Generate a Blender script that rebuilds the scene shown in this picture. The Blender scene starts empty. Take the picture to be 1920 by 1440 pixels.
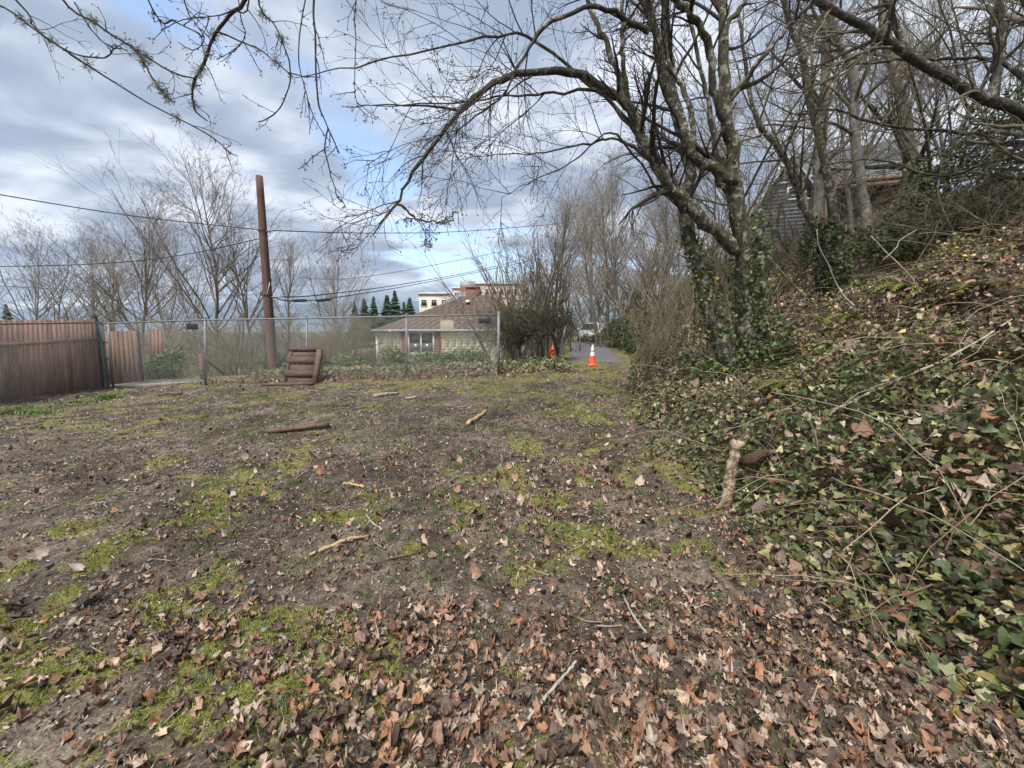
import bpy, math, random
import numpy as np
from mathutils import Vector
R_ = math.radians
RNG = np.random.default_rng(11)
random.seed(5)

# ---------------------------------------------------------------- camera, sky, sun, exposure
scn = bpy.context.scene
FPX = 738.0; CAMZ = 1.6; PITCH = R_(8.33)
cam_d = bpy.data.cameras.new('camera'); cam = bpy.data.objects.new('camera', cam_d)
scn.collection.objects.link(cam); scn.camera = cam
cam_d.sensor_fit = 'HORIZONTAL'; cam_d.sensor_width = 36.0; cam_d.lens = 36.0 * FPX / 1920.0
cam_d.clip_start = 0.05; cam_d.clip_end = 30000
cam.location = (0, 0, CAMZ); cam.rotation_euler = (math.pi / 2 - PITCH, 0, 0)

SUN = Vector((-0.20, -0.46, 0.86)).normalized()
sun_d = bpy.data.lights.new('sun', 'SUN'); sun = bpy.data.objects.new('sun', sun_d)
scn.collection.objects.link(sun)
sun_d.energy = 2.4; sun_d.angle = R_(18); sun_d.color = (1.0, 0.96, 0.9)
sun.rotation_euler = SUN.to_track_quat('Z', 'Y').to_euler()

world = bpy.data.worlds.new('World'); scn.world = world; world.use_nodes = True
def build_sky():
    nt = world.node_tree; N = nt.nodes; L = nt.links
    world.cycles.sampling_method = 'NONE'; bg = N['Background']; bg.inputs['Strength'].default_value = 0.1
    sky = N.new('ShaderNodeTexSky'); sky.sky_type = 'NISHITA'; sky.sun_disc = False
    sky.sun_elevation = math.asin(SUN.z); sky.sun_rotation = math.atan2(SUN.x, SUN.y)
    sky.air_density = 1.0; sky.dust_density = 0.6; sky.ozone_density = 1.5
    tc = N.new('ShaderNodeTexCoord'); sep = N.new('ShaderNodeSeparateXYZ'); L.new(tc.outputs['Generated'], sep.inputs[0])
    def m(op, a, b=None, c=None, clamp=False):
        n = N.new('ShaderNodeMath'); n.operation = op; n.use_clamp = clamp
        for i, v in enumerate((a, b, c)):
            if v is None: continue
            if isinstance(v, (int, float)): n.inputs[i].default_value = v
            else: L.new(v, n.inputs[i])
        return n.outputs[0]
    def ramp(v, a, b):
        n = N.new('ShaderNodeMapRange'); n.interpolation_type = 'SMOOTHSTEP'; L.new(v, n.inputs[0])
        n.inputs[1].default_value = a; n.inputs[2].default_value = b
        return n.outputs[0]
    z = m('MAXIMUM', sep.outputs[2], 0.0)
    inv = m('DIVIDE', 1.0, m('ADD', z, 0.16))
    cb = N.new('ShaderNodeCombineXYZ')
    L.new(m('MULTIPLY', sep.outputs[0], inv), cb.inputs[0]); L.new(m('MULTIPLY', sep.outputs[1], inv), cb.inputs[1])
    def noise(scale, det, rough, dist, off):
        mp = N.new('ShaderNodeMapping'); mp.inputs['Location'].default_value = off; L.new(cb.outputs[0], mp.inputs[0])
        mp.inputs['Scale'].default_value = (1.0, 1.25, 1.0)
        n = N.new('ShaderNodeTexNoise'); L.new(mp.outputs[0], n.inputs['Vector'])
        n.inputs['Scale'].default_value = scale; n.inputs['Detail'].default_value = det
        n.inputs['Roughness'].default_value = rough; n.inputs['Distortion'].default_value = dist
        return n.outputs['Fac']
    n1 = noise(1.15, 5, 0.56, 0.5, (3.1, 7.7, 0))
    n2 = noise(2.6, 3, 0.5, 0.25, (1.7, 2.2, 4))
    n3 = noise(0.8, 3, 0.52, 0.3, (9.2, 0.4, 2))
    # lit and shaded parts of the cloud deck
    lum = m('ADD', m('MULTIPLY', n1, 0.62), m('MULTIPLY', n2, 0.38))
    lit = ramp(lum, 0.43, 0.65)
    # glow of the hidden sun through the deck
    dot = N.new('ShaderNodeVectorMath'); dot.operation = 'DOT_PRODUCT'
    L.new(tc.outputs['Generated'], dot.inputs[0]); dot.inputs[1].default_value = SUN
    glow = m('POWER', m('MAXIMUM', dot.outputs['Value'], 0.0), 3.5)
    def mix(f, a, b):
        n = N.new('ShaderNodeMix'); n.data_type = 'RGBA'
        if isinstance(f, (int, float)): n.inputs[0].default_value = f
        else: L.new(f, n.inputs[0])
        for i, v in ((6, a), (7, b)):
            if isinstance(v, tuple): n.inputs[i].default_value = v
            else: L.new(v, n.inputs[i])
        return n.outputs[2]
    def col(r, g, b): return (r * 6.5, g * 6.5, b * 6.5, 1)
    cl = mix(lit, col(.28, .34, .45), col(.80, .84, .92))
    cl = mix(m('MULTIPLY', glow, 0.85, clamp=True), cl, col(1.05, 1.06, 1.12))
    # low banks far away: darker and bluer
    low = ramp(z, 0.16, 0.0)
    cl = mix(m('MULTIPLY', low, 0.55), cl, col(.30, .38, .53))
    # gaps of clear sky
    gd = N.new('ShaderNodeVectorMath'); gd.operation = 'DISTANCE'
    L.new(tc.outputs['Generated'], gd.inputs[0]); gd.inputs[1].default_value = Vector((-0.13, 0.92, 0.36)).normalized()
    near = ramp(gd.outputs['Value'], 0.45, 0.05)
    cover = m('ADD', n3, m('MULTIPLY', near, 0.20))
    gap = ramp(cover, 0.625, 0.72)
    hs = N.new('ShaderNodeHueSaturation'); hs.inputs['Value'].default_value = 1.45; hs.inputs['Saturation'].default_value = 0.95
    L.new(sky.outputs[0], hs.inputs['Color'])
    out = mix(gap, cl, hs.outputs[0])
    L.new(out, bg.inputs['Color'])
build_sky()
scn.view_settings.view_transform = 'Standard'; scn.view_settings.look = 'None'
scn.view_settings.gamma = 1.0; scn.view_settings.exposure = 1.1
scn.view_settings.use_curve_mapping = False
scn.cycles.max_bounces = 5; scn.cycles.diffuse_bounces = 2; scn.cycles.glossy_bounces = 2
scn.cycles.transmission_bounces = 3; scn.cycles.transparent_max_bounces = 6; scn.cycles.volume_bounces = 0
scn.cycles.use_denoising = True; scn.cycles.use_adaptive_sampling = True; scn.cycles.adaptive_threshold = 0.03

# ---------------------------------------------------------------- numeric helpers
def norm(a): return a / np.maximum(np.linalg.norm(a, axis=-1, keepdims=True), 1e-9)
def sstep(a, b, x):
    t = np.clip((np.asarray(x, float) - a) / (b - a), 0, 1); return t * t * (3 - 2 * t)
def _hash(ix, iy, s):
    h = (ix.astype(np.int64) * 374761393 + iy.astype(np.int64) * 668265263 + s * 982451653) & 0x7fffffff
    h = ((h ^ (h >> 13)) * 1274126177) & 0x7fffffff
    return ((h ^ (h >> 16)) & 0xffff) / 65535.0
def vnoise(x, y, s=0):
    x = np.asarray(x, float); y = np.asarray(y, float)
    ix = np.floor(x); iy = np.floor(y); fx = x - ix; fy = y - iy
    fx = fx * fx * (3 - 2 * fx); fy = fy * fy * (3 - 2 * fy)
    a = _hash(ix, iy, s); b = _hash(ix + 1, iy, s); c = _hash(ix, iy + 1, s); d = _hash(ix + 1, iy + 1, s)
    return (a * (1 - fx) + b * fx) * (1 - fy) + (c * (1 - fx) + d * fx) * fy
def fbm(x, y, s=0, o=4):
    v = 0; a = 0.5; t = 0
    for i in range(o):
        v = v + a * vnoise(x, y, s + i); t += a; x = x * 2.03 + 5.1; y = y * 2.03 + 1.7; a *= 0.5
    return v / t

FY = 11.4                      # depth of the chain-link fence
def toe(y): return np.interp(y, [-6, 0, 2.5, 4.5, 8, 15, 27, 60, 200], [2.3, 2.15, 2.0, 1.85, 2.55, 4.75, 7.4, 13, 40])
def road_l(y): return np.interp(y, [12, 15, 30, 45, 60, 120], [1.3, 1.95, 4.1, 7.0, 10.2, 24])
def road_r(y): return np.interp(y, [12, 15, 27, 33, 45, 60, 120], [3.9, 4.45, 6.7, 7.6, 10.2, 13.4, 28])
def height(x, y, fine=True):
    x = np.asarray(x, float); y = np.asarray(y, float)
    yy = np.clip(y, -3, 16)
    z = (yy / FY) * (0.19 + 0.03 * np.clip(x, -14, 1.5)) * sstep(-1, 3, y)
    # beyond the fence the land falls away to the valley on the left
    left = sstep(1.2, -3.0, x - road_l(np.maximum(y, 12)) + 1.0)
    z = z + left * (0.05 * sstep(11.7, 12.3, y) * sstep(15, 13.4, y) - 1.35 * sstep(13.2, 19, y) - 5.0 * sstep(26, 60, y) - 32 * sstep(50, 400, y))
    z = z + (1 - left) * (0.0 - 10 * sstep(60, 300, y))
    d = np.maximum(x - toe(y), 0)
    lo = np.minimum(d, 12.0); hi = np.maximum(d - 12.0, 0)
    n = fbm(x * 0.55, y * 0.55, 40, 3) - 0.5
    sl = np.interp(y, [-5, 8, 15, 28, 60], [0.42, 0.42, 0.50, 0.60, 0.60])
    z = z + 0.17 * sstep(0, 0.5, d) + sl * lo + 0.12 * np.minimum(hi, 60) + n * 0.8 * sstep(0.2, 3, d) * sstep(60, 35, y)
    if fine:
        lawn = sstep(0.3, 0.0, d) * sstep(40, 12, np.abs(y) + np.abs(x) * 0.3)
        z = z + lawn * ((fbm(x * 0.9, y * 0.9, 1, 3) - 0.5) * 0.10 + (fbm(x * 5, y * 5, 7, 3) - 0.5) * 0.085 + (fbm(x * 16, y * 16, 9, 2) - 0.5) * 0.034)
    return z
def hz(x, y): return float(height(np.array([x]), np.array([y]))[0])
FW = np.array([0, math.cos(PITCH), -math.sin(PITCH)]); UP = np.array([0, math.sin(PITCH), math.cos(PITCH)])
def ray(u, v):
    d = FPX * FW + np.array([u - 960.0, 0, 0]) + (720.0 - v) * UP
    return d / d[1]
def at(u, v, Y): return np.array([0, 0, CAMZ]) + ray(u, v) * Y
def gat(u, v, off=0.0):
    """point of the terrain seen in direction (u, v)"""
    d = ray(u, v); t = np.linspace(0.7, 60, 6000)
    p = np.array([0, 0, CAMZ]) + d * t[:, None]
    below = np.nonzero(p[:, 2] <= height(p[:, 0], p[:, 1]))[0]
    i = below[0] if len(below) else len(t) - 1
    q = p[i].copy(); q[2] = hz(q[0], q[1]) + off
    return q
def seen(x, y, z=0.3, mx=1.45):
    return (y > 0.55) & (np.abs(x) < mx * y + 0.25)

# ---------------------------------------------------------------- object helpers
COL = scn.collection
def link(o, parent=None):
    COL.objects.link(o)
    if parent is not None: o.parent = parent
    return o
def tag(o, label=None, cat=None, group=None, kind=None):
    if label: o['label'] = label
    if cat: o['category'] = cat
    if group: o['group'] = group
    if kind: o['kind'] = kind
    return o
def empty(name, loc=(0, 0, 0), rz=0.0):
    o = bpy.data.objects.new(name, None); o.empty_display_size = 0.2
    o.location = loc; o.rotation_euler = (0, 0, rz); return link(o)
def mesh_np(name, V, F, mat=None, col=None, smooth=False):
    """F: list of integer arrays (m,3) / (m,4)"""
    V = np.asarray(V, np.float32); me = bpy.data.meshes.new(name)
    if not isinstance(F, list): F = [F]
    F = [np.asarray(f, np.int32) for f in F if len(f)]
    loops = np.concatenate([f.ravel() for f in F]); tot = np.concatenate([np.full(len(f), f.shape[1], np.int32) for f in F])
    start = np.concatenate([[0], np.cumsum(tot)[:-1]]).astype(np.int32)
    me.vertices.add(len(V)); me.vertices.foreach_set('co', V.ravel())
    me.loops.add(len(loops)); me.loops.foreach_set('vertex_index', loops)
    me.polygons.add(len(tot)); me.polygons.foreach_set('loop_start', start)
    if smooth: me.polygons.foreach_set('use_smooth', np.ones(len(tot), bool))
    me.update(calc_edges=True)
    if col is not None:
        a = me.color_attributes.new('Col', 'FLOAT_COLOR', 'POINT')
        c = np.ones((len(V), 4), np.float32); c[:, :3] = col; a.data.foreach_set('color', c.ravel())
    if mat is not None: me.materials.append(mat)
    return me
def obj(name, me, parent=None, loc=None, rot=None):
    o = bpy.data.objects.new(name, me)
    if loc is not None: o.location = loc
    if rot is not None: o.rotation_euler = rot
    return link(o, parent)
class MB:
    """collects solids for ONE mesh"""
    def __init__(s): s.V = []; s.T = []; s.Q = []; s.n = 0
    def add(s, V, T=None, Q=None):
        V = np.asarray(V, float).reshape(-1, 3)
        if T is not None and len(T): s.T.append(np.asarray(T) + s.n)
        if Q is not None and len(Q): s.Q.append(np.asarray(Q) + s.n)
        s.V.append(V); s.n += len(V); return s
    def box(s, lo, hi, bev=0.0):
        x0, y0, z0 = lo; x1, y1, z1 = hi
        V = [(x0, y0, z0), (x1, y0, z0), (x1, y1, z0), (x0, y1, z0), (x0, y0, z1), (x1, y0, z1), (x1, y1, z1), (x0, y1, z1)]
        return s.add(V, None, [(0, 3, 2, 1), (4, 5, 6, 7), (0, 1, 5, 4), (1, 2, 6, 5), (2, 3, 7, 6), (3, 0, 4, 7)])
    def beam(s, a, b, w, h, up=(0, 0, 1)):
        a = np.array(a, float); b = np.array(b, float); t = norm(b - a); u = np.cross(t, np.array(up, float))
        if np.linalg.norm(u) < 1e-4: u = np.cross(t, np.array([1.0, 0, 0]))
        u = norm(u); v = np.cross(u, t)
        V = [p + u * w / 2 * i + v * h / 2 * j for p in (a, b) for i, j in ((-1, -1), (1, -1), (1, 1), (-1, 1))]
        return s.add(V, None, [(3, 2, 1, 0), (4, 5, 6, 7), (0, 1, 5, 4), (1, 2, 6, 5), (2, 3, 7, 6), (3, 0, 4, 7)])
    def tube(s, P, R, k=8, caps=True):
        P = np.asarray(P, float)[None]; R = np.broadcast_to(np.asarray(R, float), (P.shape[1],))[None]
        V, Q = tubes(P, R, k); n = P.shape[1]
        T = []
        if caps:
            V = np.vstack([V, P[0, 0], P[0, -1]]); m = n * k
            for i in range(k):
                T.append((m, (i + 1) % k, i)); T.append((m + 1, (n - 1) * k + i, (n - 1) * k + (i + 1) % k))
        return s.add(V, T, Q)
    def lathe(s, prof, c=(0, 0, 0), k=16):
        prof = np.array(prof, float); n = len(prof); a = np.arange(k) * 2 * math.pi / k
        V = np.zeros((n, k, 3)); V[..., 0] = c[0] + prof[:, :1] * np.cos(a); V[..., 1] = c[1] + prof[:, :1] * np.sin(a); V[..., 2] = c[2] + prof[:, 1:2]
        Q = [(i * k + j, i * k + (j + 1) % k, (i + 1) * k + (j + 1) % k, (i + 1) * k + j) for i in range(n - 1) for j in range(k)]
        return s.add(V, None, Q)
    def prism(s, outline, d0, d1, axis=1):
        """polygon in the two other axes, extruded along axis"""
        k = len(outline); V = []
        for d in (d0, d1):
            for p in outline:
                q = list(p); q.insert(axis, d); V.append(q)
        s.add(V, None, [(i, (i + 1) % k, k + (i + 1) % k, k + i) for i in range(k)])
        V2 = np.array(V); T = [(0, i, i + 1) for i in range(1, k - 1)]
        s.add(V2[:k], T); s.add(V2[k:], [t[::-1] for t in T]); return s
    def mesh(s, name, mat, smooth=False, col=None):
        F = []
        if s.T: F.append(np.concatenate(s.T))
        if s.Q: F.append(np.concatenate(s.Q))
        return mesh_np(name, np.concatenate(s.V), F, mat, col, smooth)
    def build(s, name, mat, parent=None, smooth=False, loc=None, rot=None):
        return obj(name, s.mesh(name, mat, smooth), parent, loc, rot)
def bevel(o, w=0.01, seg=2):
    m = o.modifiers.new('bevel', 'BEVEL'); m.width = w; m.segments = seg; m.limit_method = 'ANGLE'; return o
def tubes(P, R, k):
    """P (B,n,3), R (B,n) -> vertices, quads"""
    B, n, _ = P.shape
    T = np.empty_like(P); T[:, 1:-1] = P[:, 2:] - P[:, :-2]; T[:, 0] = P[:, 1] - P[:, 0]; T[:, -1] = P[:, -1] - P[:, -2]
    T = norm(T); m = norm(P[:, -1] - P[:, 0])
    ref = np.cross(m, np.where(np.abs(m[:, 2:3]) > 0.8, np.array([[1.0, 0.2, 0]]), np.array([[0, 0.1, 1.0]])))
    ref = norm(ref)[:, None, :]
    U = norm(ref - (ref * T).sum(-1, keepdims=True) * T); W = np.cross(T, U)
    a = np.arange(k) * 2 * math.pi / k
    V = P[:, :, None, :] + R[:, :, None, None] * (U[:, :, None, :] * np.cos(a)[None, None, :, None] + W[:, :, None, :] * np.sin(a)[None, None, :, None])
    b = (np.arange(B) * n * k)[:, None, None]; i = (np.arange(n - 1) * k)[None, :, None]; j = np.arange(k)[None, None, :]; j2 = (j + 1) % k
    q = np.stack([b + i + j, b + i + j2, b + i + k + j2, b + i + k + j], -1).reshape(-1, 4)
    return V.reshape(-1, 3), q
def catmull(pts, n):
    p = np.asarray(pts, float); m = len(p)
    if m == 2: return p[0] + (p[1] - p[0]) * np.linspace(0, 1, n)[:, None]
    q = np.vstack([2 * p[0] - p[1], p, 2 * p[-1] - p[-2]])
    t = np.linspace(0, m - 1 - 1e-6, n); i = np.floor(t).astype(int); f = (t - i)[:, None]
    a, b, c, d = q[i], q[i + 1], q[i + 2], q[i + 3]
    return 0.5 * (2 * b + (c - a) * f + (2 * a - 5 * b + 4 * c - d) * f ** 2 + (3 * b - a - 3 * c + d) * f ** 3)
def grow(P, R, k, t0, t1, ang, lr, n, wob, grav, rng, rr=0.6, rmin=0.003, falloff=0.6, lmax=None, spread=None):
    """side shoots for every branch of P"""
    B, n0, _ = P.shape
    idx = np.repeat(np.arange(B), k); t = rng.uniform(t0, t1, B * k); f = t * (n0 - 1); i = np.minimum(f.astype(int), n0 - 2); f = (f - i)
    pos = P[idx, i] * (1 - f)[:, None] + P[idx, i + 1] * f[:, None]
    tan = norm(P[idx, i + 1] - P[idx, i]); rp = R[idx, i] * (1 - f) + R[idx, i + 1] * f
    Ls = np.linalg.norm(np.diff(P, axis=1), axis=-1).sum(1)[idx]
    rv = rng.normal(size=(B * k, 3))
    if spread is not None: rv = rv + np.asarray(spread)
    perp = norm(rv - (rv * tan).sum(-1, keepdims=True) * tan)
    a = (ang * rng.uniform(0.6, 1.35, B * k))[:, None]
    d = np.cos(a) * tan + np.sin(a) * perp
    ln = Ls * lr * (1.0 + falloff * 0.35 - falloff * t) * rng.uniform(0.55, 1.3, B * k)
    if lmax: ln = np.minimum(ln, lmax * rng.uniform(0.7, 1.2, B * k))
    r0 = np.maximum(np.minimum(rp * 0.85, rp * rr * rng.uniform(0.7, 1.2, B * k)), rmin)
    out = np.empty((B * k, n, 3)); out[:, 0] = pos; seg = (ln / (n - 1))[:, None]
    for s in range(1, n):
        d = norm(d + rng.normal(size=d.shape) * wob + np.array([0, 0, grav])); pos = pos + d * seg; out[:, s] = pos
    sr = np.linspace(0, 1, n)[None]
    return out, np.maximum(r0[:, None] * (1 - 0.75 * sr), rmin * 0.6)

# ---------------------------------------------------------------- materials
def mat_new(name):
    m = bpy.data.materials.new(name); m.use_nodes = True
    return m, m.node_tree, m.node_tree.nodes['Principled BSDF']
def ncol(nt, f, stops):
    n = nt.nodes.new('ShaderNodeValToRGB'); el = n.color_ramp.elements
    while len(el) < len(stops): el.new(0.5)
    for e, (p, c) in zip(el, stops): e.position = p; e.color = (*c, 1)
    nt.links.new(f, n.inputs[0]); return n.outputs[0]
def nnoise(nt, scale, detail=4, rough=0.55, coord='Object', stretch=None, dist=0.0, vec=None):
    if vec is None:
        tc = nt.nodes.new('ShaderNodeTexCoord'); vec = tc.outputs[coord]
        if stretch:
            mp = nt.nodes.new('ShaderNodeMapping'); mp.inputs['Scale'].default_value = stretch; nt.links.new(vec, mp.inputs[0]); vec = mp.outputs[0]
    n = nt.nodes.new('ShaderNodeTexNoise'); nt.links.new(vec, n.inputs['Vector'])
    n.inputs['Scale'].default_value = scale; n.inputs['Detail'].default_value = detail
    n.inputs['Roughness'].default_value = rough; n.inputs['Distortion'].default_value = dist
    return n.outputs['Fac']
def nmix(nt, f, a, b, mode='MIX'):
    n = nt.nodes.new('ShaderNodeMix'); n.data_type = 'RGBA'; n.blend_type = mode
    if isinstance(f, (int, float)): n.inputs[0].default_value = f
    else: nt.links.new(f, n.inputs[0])
    for i, v in ((6, a), (7, b)):
        if isinstance(v, tuple): n.inputs[i].default_value = (*v[:3], 1)
        else: nt.links.new(v, n.inputs[i])
    return n.outputs[2]
def nmath(nt, op, a, b=0.0, clamp=False):
    n = nt.nodes.new('ShaderNodeMath'); n.operation = op; n.use_clamp = clamp
    for i, v in enumerate((a, b)):
        if isinstance(v, (int, float)): n.inputs[i].default_value = v
        else: nt.links.new(v, n.inputs[i])
    return n.outputs[0]
def nramp(nt, v, a, b):
    n = nt.nodes.new('ShaderNodeMapRange'); n.interpolation_type = 'SMOOTHSTEP'; nt.links.new(v, n.inputs[0])
    n.inputs[1].default_value = a; n.inputs[2].default_value = b; return n.outputs[0]
def nbump(nt, bs, h, strength=0.4, dist=0.02):
    b = nt.nodes.new('ShaderNodeBump'); b.inputs['Strength'].default_value = strength; b.inputs['Distance'].default_value = dist
    nt.links.new(h, b.inputs['Height']); nt.links.new(b.outputs[0], bs.inputs['Normal'])
def simple(name, c, rough=0.7, var=0.25, scale=6.0, metal=0.0, bump=0.15, spec=None, stretch=None, objvar=0.0):
    m, nt, bs = mat_new(name)
    f = nnoise(nt, scale, 5, 0.6, stretch=stretch)
    out = ncol(nt, f, [(0.3, tuple(x * (1 - var) for x in c)), (0.7, tuple(min(1, x * (1 + var)) for x in c))])
    if objvar:
        oi = nt.nodes.new('ShaderNodeObjectInfo')
        k = nmath(nt, 'ADD', nmath(nt, 'MULTIPLY', oi.outputs['Random'], objvar * 2), 1 - objvar)
        hs = nt.nodes.new('ShaderNodeHueSaturation'); nt.links.new(k, hs.inputs['Value']); nt.links.new(out, hs.inputs['Color']); out = hs.outputs[0]
    nt.links.new(out, bs.inputs['Base Color'])
    bs.inputs['Roughness'].default_value = rough; bs.inputs['Metallic'].default_value = metal
    if spec is not None: bs.inputs['Specular IOR Level'].default_value = spec
    if bump: nbump(nt, bs, f, bump, 0.01)
    return m
M = {}
def bark(name, dark, pale, lichen=0.5, moss=0.3, scale=1.0):
    m, nt, bs = mat_new(name)
    a = nnoise(nt, 14 * scale, 6, 0.65, stretch=(1, 1, 0.35)); b = nnoise(nt, 5 * scale, 5, 0.7); c = nnoise(nt, 2.2 * scale, 4, 0.6)
    base = ncol(nt, a, [(0.3, tuple(x * 0.45 for x in dark)), (0.62, dark)])
    lic = nramp(nt, b, 0.60 - 0.16 * lichen, 0.68 - 0.12 * lichen)
    k = nmix(nt, nmath(nt, 'MULTIPLY', lic, 0.85), base, pale)
    mo = nramp(nt, c, 0.66 - 0.2 * moss, 0.74 - 0.2 * moss)
    k = nmix(nt, nmath(nt, 'MULTIPLY', mo, 0.8 if moss > 0 else 0.0), k, (0.055, 0.06, 0.02))
    nt.links.new(k, bs.inputs['Base Color']); bs.inputs['Roughness'].default_value = 0.95; bs.inputs['Specular IOR Level'].default_value = 0.15
    nbump(nt, bs, nmath(nt, 'ADD', a, nmath(nt, 'MULTIPLY', b, 0.7)), 0.9, 0.03)
    return m
M['bark_main'] = bark('bark_main', (0.095, 0.082, 0.062), (0.33, 0.33, 0.26), 0.6, 0.62, 1.9)
M['bark_dark'] = bark('bark_dark', (0.075, 0.066, 0.054), (0.22, 0.22, 0.17), 0.45, 0.4, 1.6)
M['bark_grey'] = bark('bark_grey', (0.23, 0.21, 0.18), (0.34, 0.33, 0.28), 0.5, 0.15)
M['bark_thicket'] = bark('bark_thicket', (0.20, 0.17, 0.125), (0.34, 0.31, 0.23), 0.5, 0.2)
M['twig_dark'] = simple('twig_dark', (0.055, 0.042, 0.035), 0.85, 0.4, 20, spec=0.2)
M['twig_weep'] = simple('twig_weep', (0.06, 0.057, 0.04), 0.9, 0.35, 12, spec=0.1)
M['twig_red'] = simple('twig_red', (0.10, 0.066, 0.05), 0.85, 0.35, 20, spec=0.2)
M['twig_grey'] = simple('twig_grey', (0.25, 0.22, 0.19), 0.9, 0.35, 9, spec=0.15, objvar=0.2)
M['twig_tan'] = simple('twig_tan', (0.21, 0.175, 0.115), 0.9, 0.4, 9, spec=0.15, objvar=0.25)
M['twig_hill'] = simple('twig_hill', (0.14, 0.12, 0.085), 0.9, 0.45, 9, spec=0.15, objvar=0.25)
def attr_leaf(name, rough=0.6, trans=0.25, spec=0.3, bump=0.0, speckle=None):
    m, nt, bs = mat_new(name)
    a = nt.nodes.new('ShaderNodeAttribute'); a.attribute_name = 'Col'; c = a.outputs['Color']
    f = nnoise(nt, 40, 3, 0.6)
    c = nmix(nt, 0.45, c, ncol(nt, f, [(0.3, (0.35, 0.35, 0.35)), (0.7, (1.5, 1.5, 1.5))]), 'MULTIPLY')
    nt.links.new(c, bs.inputs['Base Color']); bs.inputs['Roughness'].default_value = rough; bs.inputs['Specular IOR Level'].default_value = spec
    if trans:
        tr = nt.nodes.new('ShaderNodeBsdfTranslucent'); nt.links.new(c, tr.inputs['Color'])
        mx = nt.nodes.new('ShaderNodeMixShader'); mx.inputs[0].default_value = trans
        nt.links.new(bs.outputs[0], mx.inputs[1]); nt.links.new(tr.outputs[0], mx.inputs[2])
        nt.links.new(mx.outputs[0], nt.nodes['Material Output'].inputs[0])
    return m
M['leaf_attr'] = attr_leaf('leaf_attr', 0.6, 0.12, 0.3)
M['ivy_attr'] = attr_leaf('ivy_attr', 0.45, 0.15, 0.3)
M['grass_attr'] = attr_leaf('grass_attr', 0.6, 0.3, 0.2)
def obj_leaf(name, stops, rough=0.6, spec=0.3):
    m, nt, bs = mat_new(name)
    oi = nt.nodes.new('ShaderNodeObjectInfo'); c = ncol(nt, oi.outputs['Random'], stops)
    f = nnoise(nt, 22, 5, 0.65)
    c = nmix(nt, 0.6, c, ncol(nt, f, [(0.3, (0.4, 0.38, 0.36)), (0.7, (1.4, 1.4, 1.4))]), 'MULTIPLY')
    nt.links.new(c, bs.inputs['Base Color']); bs.inputs['Roughness'].default_value = rough; bs.inputs['Specular IOR Level'].default_value = spec
    nbump(nt, bs, f, 0.4, 0.006); return m
LEAFC = np.array([(0.28, 0.165, 0.105), (0.38, 0.24, 0.16), (0.17, 0.10, 0.07), (0.52, 0.38, 0.28), (0.115, 0.075, 0.058), (0.32, 0.16, 0.09), (0.24, 0.17, 0.13), (0.075, 0.052, 0.042), (0.45, 0.36, 0.28)])
IVYC = np.array([(0.085, 0.11, 0.04), (0.125, 0.145, 0.05), (0.055, 0.075, 0.03), (0.19, 0.19, 0.07), (0.10, 0.13, 0.06), (0.30, 0.27, 0.12), (0.46, 0.41, 0.24), (0.155, 0.175, 0.085), (0.24, 0.19, 0.065)])
M['fallen'] = obj_leaf('fallen', [(i / 8, tuple(c)) for i, c in enumerate(LEAFC)], 0.6)
M['ivy_leaf'] = obj_leaf('ivy_leaf', [(i / 8, tuple(c)) for i, c in enumerate(IVYC)], 0.4, 0.45)
M['wood_shade_lifted'] = simple('wood_shade_lifted', (0.31, 0.185, 0.13), 0.85, 0.45, 9, stretch=(1.2, 1.2, 0.12), objvar=0.28, bump=0.3)  # board fence wood, colour lightened to make up for its shaded side
M['wood_sun_darkened'] = simple('wood_sun_darkened', (0.165, 0.095, 0.065), 0.85, 0.45, 9, stretch=(1.2, 1.2, 0.12), objvar=0.25, bump=0.3)  # same wood for gate and offcut, colour darkened to counter direct sun
M['wood_dark'] = simple('wood_dark', (0.095, 0.058, 0.047), 0.8, 0.45, 9, stretch=(0.25, 1, 1), objvar=0.25, bump=0.3)
M['pole'] = simple('pole', (0.115, 0.06, 0.045), 0.85, 0.45, 5, stretch=(3, 3, 0.12), bump=0.4)
M['galv'] = simple('galv', (0.19, 0.20, 0.21), 0.6, 0.3, 12, metal=0.35, bump=0.1)
M['wire'] = simple('wire', (0.62, 0.64, 0.64), 0.6, 0.1, 20, metal=0.1, bump=0)
M['black'] = simple('black', (0.02, 0.022, 0.026), 0.6, 0.2, 20)
M['cable'] = simple('cable', (0.035, 0.037, 0.045), 0.7, 0.1, 5, bump=0)
M['board_beige'] = simple('board_beige', (0.52, 0.50, 0.36), 0.7, 0.08, 4)
M['stone'] = simple('stone', (0.15, 0.145, 0.138), 0.8, 0.5, 14, objvar=0.55)
M['asphalt'] = simple('asphalt', (0.115, 0.11, 0.112), 0.9, 0.25, 3)
M['concrete'] = simple('concrete', (0.24, 0.225, 0.205), 0.9, 0.2, 5)
M['stick_pale'] = simple('stick_pale', (0.42, 0.30, 0.16), 0.8, 0.35, 12, stretch=(1, 1, 1), bump=0.4)
M['stick_brown'] = simple('stick_brown', (0.125, 0.072, 0.05), 0.85, 0.4, 12, bump=0.5)
M['stick_grey'] = simple('stick_grey', (0.33, 0.29, 0.23), 0.85, 0.4, 12, bump=0.4)
M['stick_rotten'] = bark('stick_rotten', (0.30, 0.205, 0.13), (0.60, 0.50, 0.35), 0.9, 0.0, 4.0)
M['log_dark'] = bark('log_dark', (0.085, 0.055, 0.038), (0.2, 0.16, 0.1), 0.3, 0.25)
M['orange'] = simple('orange', (0.80, 0.10, 0.03), 0.5, 0.12, 8, bump=0.05)
M['white_band'] = simple('white_band', (0.72, 0.70, 0.66), 0.4, 0.1, 8, bump=0.05)
M['white'] = simple('white', (0.74, 0.74, 0.72), 0.5, 0.08, 5, bump=0.05)
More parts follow.
